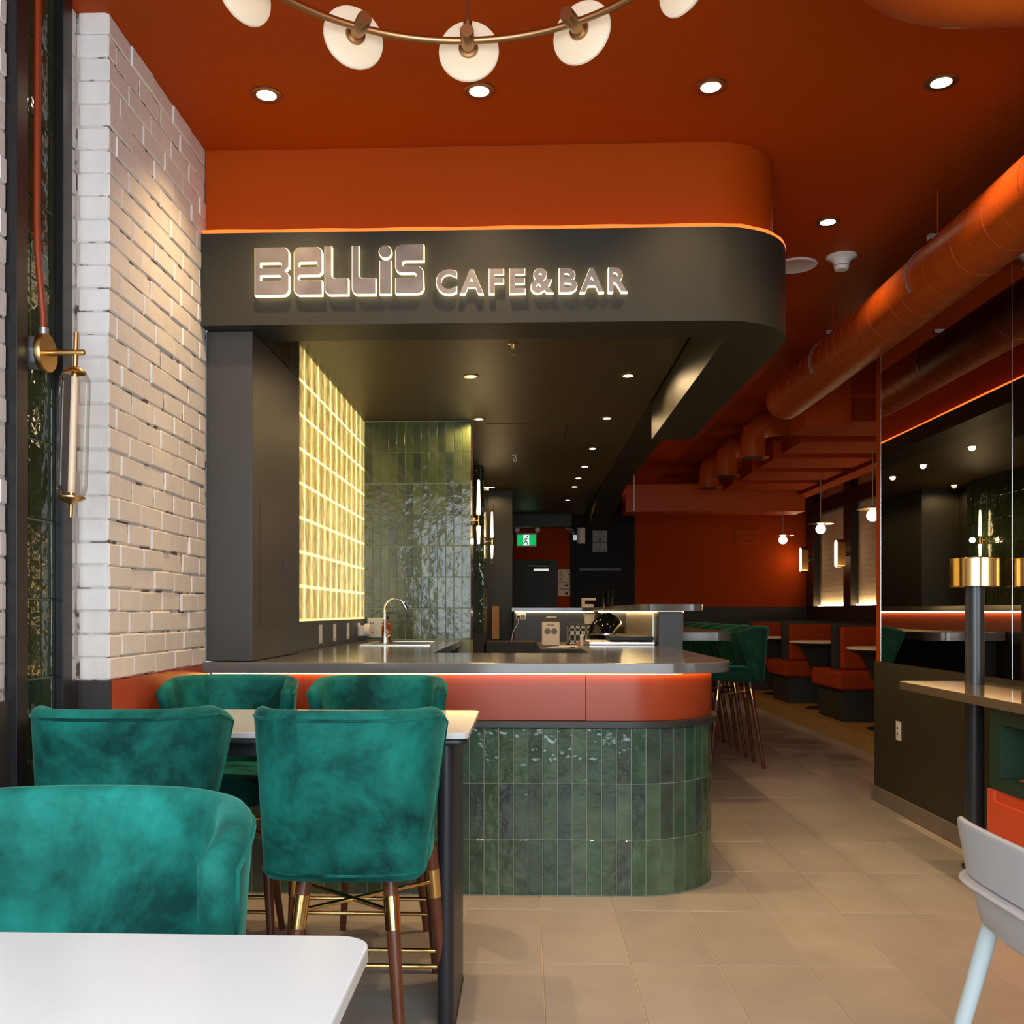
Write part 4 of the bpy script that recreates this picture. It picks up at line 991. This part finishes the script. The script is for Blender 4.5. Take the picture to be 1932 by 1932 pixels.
MB().prof((bx0, by0, fz), (bx0, by0, 2), [(0, 0), (0, 0.036), (0.004, 0.038), (0.115, 0.038), (0.14, 0.026), (0.15, 0.013), (0.165, 0.013), (0.166, 0)], 24).build('bottle', 'amber', so_)
MB().prof((bx0, by0, fz + 0.166), (bx0, by0, 2), [(0, 0), (0, 0.015), (0.02, 0.015), (0.021, 0.005), (0.045, 0.005), (0.046, 0)], 16).box(bx0 - 0.01, bx0 + 0.045, by0 - 0.006, by0 + 0.006, fz + 0.207, fz + 0.218).build('pump', 'ink', so_)
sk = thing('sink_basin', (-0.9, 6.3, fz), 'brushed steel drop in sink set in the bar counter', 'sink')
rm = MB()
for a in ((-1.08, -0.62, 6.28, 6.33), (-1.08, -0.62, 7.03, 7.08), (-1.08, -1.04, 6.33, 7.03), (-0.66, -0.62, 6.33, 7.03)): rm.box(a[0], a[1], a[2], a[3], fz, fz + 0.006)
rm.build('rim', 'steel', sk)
MB().box(-1.04, -0.66, 6.33, 7.03, fz + 0.0005, fz + 0.0015).build('bowl', mat('shaded_sink_steel', (0.30, 0.29, 0.28), 0.3, 0.9), sk)  # flat sheet for the bowl, its shade put into a darker steel
def plate(x, y, z, w_, h, label, face, cat, group=None, slots=True):
    """wall plate; face 'x' looks to +X, 'y' looks to -Y, '-x' looks to -X"""
    t = thing('switch_plate' if cat == 'switch' else 'power_outlet', (x, y, z), label, cat, group)
    def bx3(a0, a1, d0, d1, z0, z1):
        if face == 'x': return MB().box(x + d0, x + d1, y + a0, y + a1, z + z0, z + z1)
        if face == '-x': return MB().box(x - d1, x - d0, y + a0, y + a1, z + z0, z + z1)
        return MB().box(x + a0, x + a1, y - d1, y - d0, z + z0, z + z1)
    bx3(-w_ / 2, w_ / 2, 0.0, 0.006, -h / 2, h / 2).build('plate', 'white_pl', t, bevel=0.0015)
    bx3(-w_ * 0.24, w_ * 0.24, 0.0062, 0.010, -h * 0.3, h * 0.3).build('rocker' if cat == 'switch' else 'socket_face', 'white_pl', t, bevel=0.001)
    if cat == 'outlet':
        for s_ in (-1, 1): bx3(-0.008, 0.008, 0.010, 0.0108, s_ * h * 0.16 - 0.008, s_ * h * 0.16 + 0.008).build('slot', 'ink', t)
    return t
plate(GX + 0.0045, 5.92, 1.115, 0.08, 0.115, 'white switch plate under the glass blocks, nearest of three', 'x', 'switch', 'switches under the glass blocks')
plate(GX + 0.0045, 6.36, 1.115, 0.08, 0.115, 'white switch plate under the glass blocks, middle of three', 'x', 'switch', 'switches under the glass blocks')
plate(GX + 0.0045, 6.84, 1.115, 0.08, 0.115, 'white switch plate under the glass blocks, farthest of three', 'x', 'switch', 'switches under the glass blocks')
t = thing('plug_timer', (GX, 7.33, 1.12), 'round white plug in adapter under the glass blocks by the corner', 'adapter')
MB().box(GX + 0.0045, GX + 0.012, 7.24, 7.34, 1.07, 1.17).build('plate', 'white_pl', t, bevel=0.002)
MB().box(GX + 0.0121, GX + 0.05, 7.22, 7.33, 1.07, 1.15).build('adapter', 'white_pl', t, bevel=0.008)
MB().prof((GX + 0.051, 7.31, 1.115), (1, 7.31, 1.115), [(0, 0), (0, 0.048), (0.03, 0.05), (0.038, 0.044), (0.038, 0)], 24).build('dial', 'white_pl', t)
t = thing('power_outlet', (-1.17, 7.60, 1.13), 'large cream four socket outlet on the tile wall', 'outlet')
MB().box(-1.245, -1.085, 7.588, 7.600, 1.052, 1.205).build('plate', 'white_pl', t, bevel=0.002)
for dx in (-0.045, 0.045):
    for dz in (-0.035, 0.035):
        MB().box(-1.165 + dx - 0.012, -1.165 + dx - 0.006, 7.5865, 7.588, 1.128 + dz - 0.006, 1.128 + dz + 0.006).box(-1.165 + dx + 0.006, -1.165 + dx + 0.012, 7.5865, 7.588, 1.128 + dz - 0.006, 1.128 + dz + 0.006).build('slot', 'ink', t)
plate(RX - 0.0005, 6.13, 0.51, 0.075, 0.118, 'white outlet plate low on the dark right wall', '-x', 'outlet')

# ------------------------------------------------------------------ back wall: door, exit sign, notices
dr = struct('door_1', MB().box(-0.75, 0.50, 15.36, 15.398, 0, 2.075), 'door_grey')
MB().box(-0.70, 0.43, 15.335, 15.3595, 0.0, 2.03).build('door_leaf', 'door_grey', dr, bevel=0.002)
MB().box(0.12, 0.36, 15.29, 15.334, 1.895, 1.94).build('door_closer', 'steel', dr, bevel=0.004)
MB().cyl((0.05, 15.31, 1.985), (0.33, 15.30, 1.975), 0.008).build('closer_arm', 'steel', dr)
d2_ = struct('door_2', MB().box(0.79, 1.62, 15.34, 15.378, 0, 2.2), 'night')
MB().box(0.84, 1.50, 15.30, 15.339, 1.90, 1.945).build('push_bar', 'char', d2_, bevel=0.006)
ex = thing('exit_sign', (0.01, 15.3, 2.3), 'green lit running person exit sign above the back door', 'exit sign')
MB().box(-0.15, 0.17, 15.33, 15.37, 2.285, 2.500).build('housing', 'white_pl', ex, bevel=0.006)
MB().box(-0.133, 0.153, 15.327, 15.3299, 2.305, 2.470).build('green_face', 'exit', ex)
MB().box(-0.038, 0.052, 15.3255, 15.3268, 2.305, 2.470).build('white_panel', 'exit_w', ex)
rn = MB()
def strk(pts, r): 
    for a, b in zip(pts, pts[1:]): rn.cyl((a[0], 15.3245, a[1]), (b[0], 15.3245, b[1]), r, n=8)
strk([(0.012, 2.42), (-0.004, 2.375)], 0.010)
strk([(-0.004, 2.375), (0.022, 2.35), (0.030, 2.315)], 0.007); strk([(-0.004, 2.375), (-0.016, 2.345), (-0.046, 2.335)], 0.007)
strk([(0.010, 2.418), (0.036, 2.40), (0.050, 2.41)], 0.005); strk([(0.010, 2.418), (-0.020, 2.405), (-0.028, 2.38)], 0.005)
rn.ball((0.024, 15.3245, 2.442), 0.012); rn.build('running_figure', mat('pictogram_green', (0.01, 0.10, 0.03), 0.6), ex)
for x in (-0.135, 0.185):
    MB().cyl((x, 15.36, 2.50), (x, 15.35, 2.54), 0.008).cyl((x, 15.37, 2.555), (x, 15.31, 2.55), 0.034, 0.040, 18).build('emergency_lamp', 'white_pl', ex)
    MB().cyl((x, 15.3095, 2.55), (x, 15.305, 2.55), 0.030, 0.028, 18).build('lens', 'glass', ex)
def notice(x0, x1, z0, z1, y, label, m):
    t = thing('paper_notice', ((x0 + x1) / 2, y, z0), label, 'notice')
    MB().box(x0, x1, y - 0.003, y, z0, z1).build('sheet', m, t); return t
def arrow(par, cx_, cz_, s_, ang, y):
    pts = [(-1, -0.22), (0.15, -0.22), (0.15, -0.55), (1, 0), (0.15, 0.55), (0.15, 0.22), (-1, 0.22)]
    c_, d_ = math.cos(R(ang)), math.sin(R(ang))
    MB().add([(cx_ + s_ * (x * c_ - z * d_), y - 0.0045, cz_ + s_ * (x * d_ + z * c_)) for x, z in pts], [tuple(range(7))]).build('arrow', 'ink', par, smooth=0)
yN = 15.40
n1 = notice(0.512, 0.775, 1.725, 1.925, yN, 'cream paper notice with arrows, upper of two by the back door', 'paper')
arrow(n1, 0.70, 1.848, 0.038, 0, yN); arrow(n1, 0.55, 1.885, 0.022, 135, yN); arrow(n1, 0.555, 1.775, 0.022, 225, yN)
label_text('FINGER', 0.61, 0.67, 1.895, 1.908, yN - 0.003, n1); label_text('DINE IN', 0.53, 0.60, 1.845, 1.858, yN - 0.003, n1); label_text('SEATING', 0.53, 0.60, 1.818, 1.83, yN - 0.003, n1)
label_text('TAKE OUT', 0.655, 0.76, 1.77, 1.788, yN - 0.003, n1); label_text('BACK AREA', 0.53, 0.62, 1.738, 1.75, yN - 0.003, n1)
n2 = notice(0.512, 0.775, 1.505, 1.715, yN, 'cream WASHROOM paper notice, lower of two by the back door', 'paper')
arrow(n2, 0.645, 1.672, 0.038, 0, yN); label_text('WASHROOM', 0.535, 0.755, 1.60, 1.63, yN - 0.003, n2)
MB().cyl((0.645, yN - 0.003, 1.55), (0.645, yN - 0.005, 1.55), 0.024, n=14).build('symbol', 'ink', n2)
n3 = notice(1.055, 1.285, 2.360, 2.54, 15.375, 'grey notice with up arrow on the black door, upper', 'paper_grey')
arrow(n3, 1.17, 2.505, 0.024, 90, 15.375); label_text('WASHROOM', 1.08, 1.26, 2.438, 2.455, 15.372, n3)
MB().cyl((1.17, 15.372, 2.395), (1.17, 15.3705, 2.395), 0.02, n=14).build('symbol', 'ink', n3)
n4 = notice(1.055, 1.285, 2.165, 2.35, 15.375, 'grey notice with up arrow on the black door, lower', 'paper_grey')
arrow(n4, 1.17, 2.315, 0.024, 90, 15.375); label_text('TAKE-OUT', 1.09, 1.25, 2.225, 2.25, 15.372, n4); label_text('ORDER', 1.14, 1.20, 2.185, 2.198, 15.372, n4)
for t_ in (n3, n4):
    pass
t = thing('wall_speaker', (0.865, 15.2, 2.33), 'white cylinder fixture on the corner beside the exit sign', 'speaker')
MB().prof((0.865, 15.25, 2.325), (0.865, 15.25, 3), [(0, 0), (0, 0.062), (0.004, 0.066), (0.24, 0.066), (0.245, 0.06), (0.245, 0)], 24).build('body', 'white_pl', t)
MB().box(0.74, 0.80, 15.24, 15.30, 2.38, 2.46).cyl((0.80, 15.26, 2.42), (0.84, 15.25, 2.42), 0.015).build('bracket', 'steel', t)
MB().tube([(0.77, 15.26, 2.46), (0.70, 15.28, 2.52), (0.63, 15.30, 2.57)], 0.006, 6).tube([(0.77, 15.26, 2.46), (0.73, 15.27, 2.55), (0.64, 15.30, 2.58)], 0.006, 6).build('cable', 'white_pl', t)
vg = thing('vent_grille', (3.48, BY, 2.32), 'dark slatted vent grille high on the red back wall', 'vent')
MB().box(3.29, 3.66, BY - 0.012, BY, 2.31, 2.565).build('frame', 'rust', vg)
for k in range(8): MB().box(3.31, 3.64, BY - 0.022, BY - 0.0125, 2.33 + 0.028 * k, 2.344 + 0.028 * k).build('slat', 'rust', vg)

# ------------------------------------------------------------------ booths, bistro tables, pendants, far wall lamps
GBO = 'back to back booths on the platform'
def booth(y0, y1, lb):
    t = thing('booth_bench', (3.75, (y0 + y1) / 2, 0.15), lb, 'booth', GBO)
    ym = (y0 + y1) / 2 + 0.02
    MB().box(3.17, 4.36, y0 + 0.03, y1 - 0.03, 0.15, 0.47).build('base', 'booth', t, bevel=0.004)
    MB().box(3.19, 4.36, ym - 0.05, ym + 0.05, 0.471, 1.125).build('divider', 'booth', t, bevel=0.004)
    for a, b in ((y0 - 0.02, ym - 0.004), (ym + 0.004, y1 + 0.03)):
        MB().box(3.105, 4.36, a, b, 0.471, 0.655).build('seat', 'upholst', t, bevel=0.035, seg=3)
    MB().box(3.25, 4.36, ym - 0.14, ym - 0.051, 0.656, 1.10).build('backrest', 'upholst', t, bevel=0.03, seg=3)
    MB().box(3.25, 4.36, ym + 0.051, ym + 0.14, 0.656, 1.10).build('backrest', 'upholst', t, bevel=0.03, seg=3)
booth(7.9, 8.72, 'rust upholstered booth mostly hidden behind the mirror wall end')
booth(9.77, 10.65, 'rust upholstered double booth nearest in full view on the platform')
booth(11.77, 12.60, 'rust upholstered double booth on the platform, second in full view')
booth(13.75, 14.55, 'rust upholstered booth farthest away, by the red back wall')
def bistro(y, lb, lb2, px, pz, bl_):
    t = thing('bistro_table', (3.40, y, 0.15), lb, 'table', 'round tables between the booths')
    MB().prof((3.40, y, 0.90), (3.40, y, 2), [(0, 0), (0, 0.37), (0.004, 0.38), (0.018, 0.38), (0.020, 0.375), (0.020, 0)], 36).build('tabletop', 'white_pl' if False else 'paper', t)
    MB().prof((3.40, y, 0.86), (3.40, y, 2), [(0, 0), (0, 0.30), (0.035, 0.365), (0.0395, 0.365), (0.0395, 0)], 36).build('underlay', 'booth', t)
    MB().prof((3.40, y, 0.165), (3.40, y, 2), [(0, 0), (0, 0.07), (0.25, 0.08), (0.40, 0.12), (0.694, 0.27), (0.694, 0)], 28).build('pedestal', 'blacksoft', t)
    MB().prof((3.40, y, 0.15), (3.40, y, 2), [(0, 0), (0, 0.2), (0.012, 0.2), (0.014, 0)], 28).build('foot_plate', 'blacksoft', t)
    p = thing('pendant_lamp', (px, y, pz), lb2, 'pendant lamp', 'globe pendants over the booth tables')
    MB().ball((px, y, pz), 0.056).build('globe', 'globe', p)
    MB().prof((px, y, pz + 0.055), (px, y, 3.2), [(0, 0), (0.0, 0.05), (0.002, 0.142), (0.006, 0.142), (0.012, 0.03), (0.03, 0.012), (0.032, 0)], 32).build('disc_plate', 'gold', p)
    MB().cyl((px, y, pz + 0.08), (px, y, 2.835), 0.0065, n=8).build('stem', 'antique', p)
    light('POINT', 'globe_light', (px, y, pz - 0.1), 0.9, WARM, None, p, shadow_soft_size=0.06)
bistro(9.2, 'small round table nearest, beside the mirror wall end', 'glowing globe pendant with brass disc, nearest the mirror wall end', 3.245, 2.155, '')
bistro(11.2, 'small round table between the two full view booths', 'glowing globe pendant with brass disc, middle of three', 3.365, 2.20, '')
bistro(13.15, 'small round table farthest, beyond the second booth', 'glowing globe pendant with brass disc, farthest, before the red wall', 3.45, 2.22, '')
def lozenge(y, z, lb):
    t = thing('lozenge_sconce', (4.38, y, z), lb, 'wall lamp', 'lozenge lamps on the dark window frames')
    pr_ = [(y + 0.055 * math.cos(R(a)), z + (0.14 if math.sin(R(a)) >= 0 else -0.14) + 0.055 * math.sin(R(a))) for a in list(range(0, 181, 15)) + list(range(180, 361, 15))]
    def slab(x0, x1, g, nm, m_):
        n = len(pr_); q_ = [((a - y) * g + y, (b - z) * g + z) for a, b in pr_]
        MB().add([(x0, a, b) for a, b in q_] + [(x1, a, b) for a, b in q_], [tuple(range(n))[::-1], tuple(range(n, 2 * n))] + [(i, (i + 1) % n, n + (i + 1) % n, n + i) for i in range(n)]).build(nm, m_, t)
    slab(4.235, 4.245, 0.94, 'opal_face', 'opal'); slab(4.246, 4.35, 1.0, 'brass_body', 'brass')
    MB().cyl((4.35, y, z), (4.389, y, z), 0.03).build('mount', 'brass', t)
    light('POINT', 'lozenge_light', (4.18, y, z), 3.0, WARM, None, t, shadow_soft_size=0.08)
lozenge(15.15, 2.06, 'lozenge wall lamp in the corner by the red back wall')
lozenge(13.43, 2.05, 'lozenge wall lamp on the post between two brick windows')

# ------------------------------------------------------------------ counter and cabinet along the right wall
rt = MB().prism([(2.322, 2.4), (2.322, 5.0)] + arc(1.89 + 0.03, 5.0 - 0.03, 0.03, 90, 180, 5) + [(1.885, 2.4)], 0.86, 0.90).build('wall_counter', mat('taupe_stone', (0.16, 0.12, 0.075), 0.10, spec=0.6), bevel=0.003)
tag(rt, 'narrow polished taupe counter along the dark right wall', 'counter')
lp_ = thing('counter_post', (2.19, 4.82, 0), 'slate metal post with a gold drum rising through the counter', 'post')
MB().cyl((2.192, 4.82, 0.9005), (2.192, 4.82, 1.52), 0.043, n=32).cyl((2.192, 4.82, 0.012), (2.192, 4.82, 0.8595), 0.043, n=32).build('post', 'slate', lp_)
MB().prof((2.192, 4.82, 1.374), (2.192, 4.82, 3), [(0, 0.044), (0, 0.112), (0.002, 0.114), (0.137, 0.114), (0.139, 0.112), (0.139, 0.044)], 48).build('drum', 'gold', lp_)
MB().cyl((2.192, 4.82, 0), (2.192, 4.82, 0.0118), 0.06, n=32).build('base_plate', 'slate', lp_)
cab = thing('counter_cabinet', (2.15, 3.3, 0), 'green cabinet with open cubby over an orange drawer front, under the right counter', 'cabinet')
cx0, cx1, cy0, cy1 = 1.945, 2.318, 2.5, 4.14
fr = MB().box(cx0, cx1, cy0, cy1, 0.79, 0.858).box(cx0, cx1, cy0, cy1, 0.515, 0.568).box(cx0, cx1, cy1 - 0.085, cy1, 0.568, 0.79).box(cx0, cx1, cy0, cy0 + 0.08, 0.568, 0.79).box(cx0, cx1, 3.22, 3.30, 0.568, 0.79)
fr.build('cubby_frame', 'green_lac', cab)
MB().box(cx1 - 0.10, cx1, cy0, cy1, 0.568, 0.79).build('cubby_back', 'blacksoft', cab)
MB().box(cx0 + 0.05, cx1 - 0.11, 3.32, 4.0, 0.5685, 0.571).build('cubby_shelf_liner', 'red_orange', cab)
MB().box(cx0 + 0.006, cx1, cy0, cy1, 0.06, 0.514).build('body', 'red_orange', cab)
MB().box(cx0 - 0.012, cx0 + 0.0055, 2.55, cy1 - 0.055, 0.065, 0.47).build('drawer_front', 'red_orange', cab, bevel=0.002)
MB().box(cx0 - 0.012, cx0 + 0.0055, cy1 - 0.053, cy1, 0.065, 0.513).build('side_stile', 'red_orange', cab, bevel=0.002)
MB().box(cx0 + 0.03, cx1 - 0.02, cy0 + 0.02, cy1 - 0.03, 0, 0.0595).build('plinth', 'black', cab)

# ------------------------------------------------------------------ grey plastic stool at the right edge
ps = thing('plastic_stool', (1.178, 1.95, 0), 'pale grey plastic low back stool with light blue legs, cut by the frame', 'stool')
rows = shell_grid(0.222, 0.242, 0.05, 0.05, -0.228, -0.242, 0.682, 0.806, 0.04, e=3.0, nu=48, nv=8, rnd=True)
b_ = MB(); b_.rings(rows, closed=False, cap=False); o = b_.build('backrest', 'grey_pl', ps, smooth=0)
# the shell was modelled facing +Y at the origin: bring it into the stool's own frame
def local(o, p=ps):
    for v in o.data.vertices: v.co += Vector(p.location)
o.data.polygons.foreach_set('use_smooth', [True] * len(o.data.polygons)); local(o)
so = o.modifiers.new('thick', 'SOLIDIFY'); so.thickness = 0.014; so.offset = 0
sb = o.modifiers.new('sub', 'SUBSURF'); sb.levels = 1; sb.render_levels = 2
rg = []
for k, z in ((0.55, 0.555), (0.80, 0.562), (0.93, 0.590), (0.975, 0.645), (1.0, 0.664), (1.07, 0.669), (1.085, 0.675), (1.07, 0.681), (0.95, 0.681), (0.88, 0.655), (0.5, 0.638), (0.05, 0.635)):
    rg.append([(x, y, z) for x, y in sup(0.246 * k, 0.232 * k, 48, 4.6)])
o = MB().rings(rg).build('seat_shell', 'grey_pl', ps, smooth=50); local(o)
for sx in (-1, 1):
    for sy in (-1, 1):
        o = MB().prof((sx * 0.175, sy * 0.175, 0.585), (sx * 0.245, sy * 0.30, 0.0), [(0, 0.017), (0.05, 0.0185), (0.63, 0.0145)], 16).build('leg', 'blue_leg', ps); local(o)
o = MB().tube([(0.20, 0.21, 0.2), (-0.20, 0.21, 0.2), (-0.20, -0.21, 0.2), (0.20, -0.21, 0.2)], 0.008, 8, closed=True).build('foot_ring', 'blue_leg', ps); local(o)
ps.rotation_euler = (0, 0, -PI / 2)
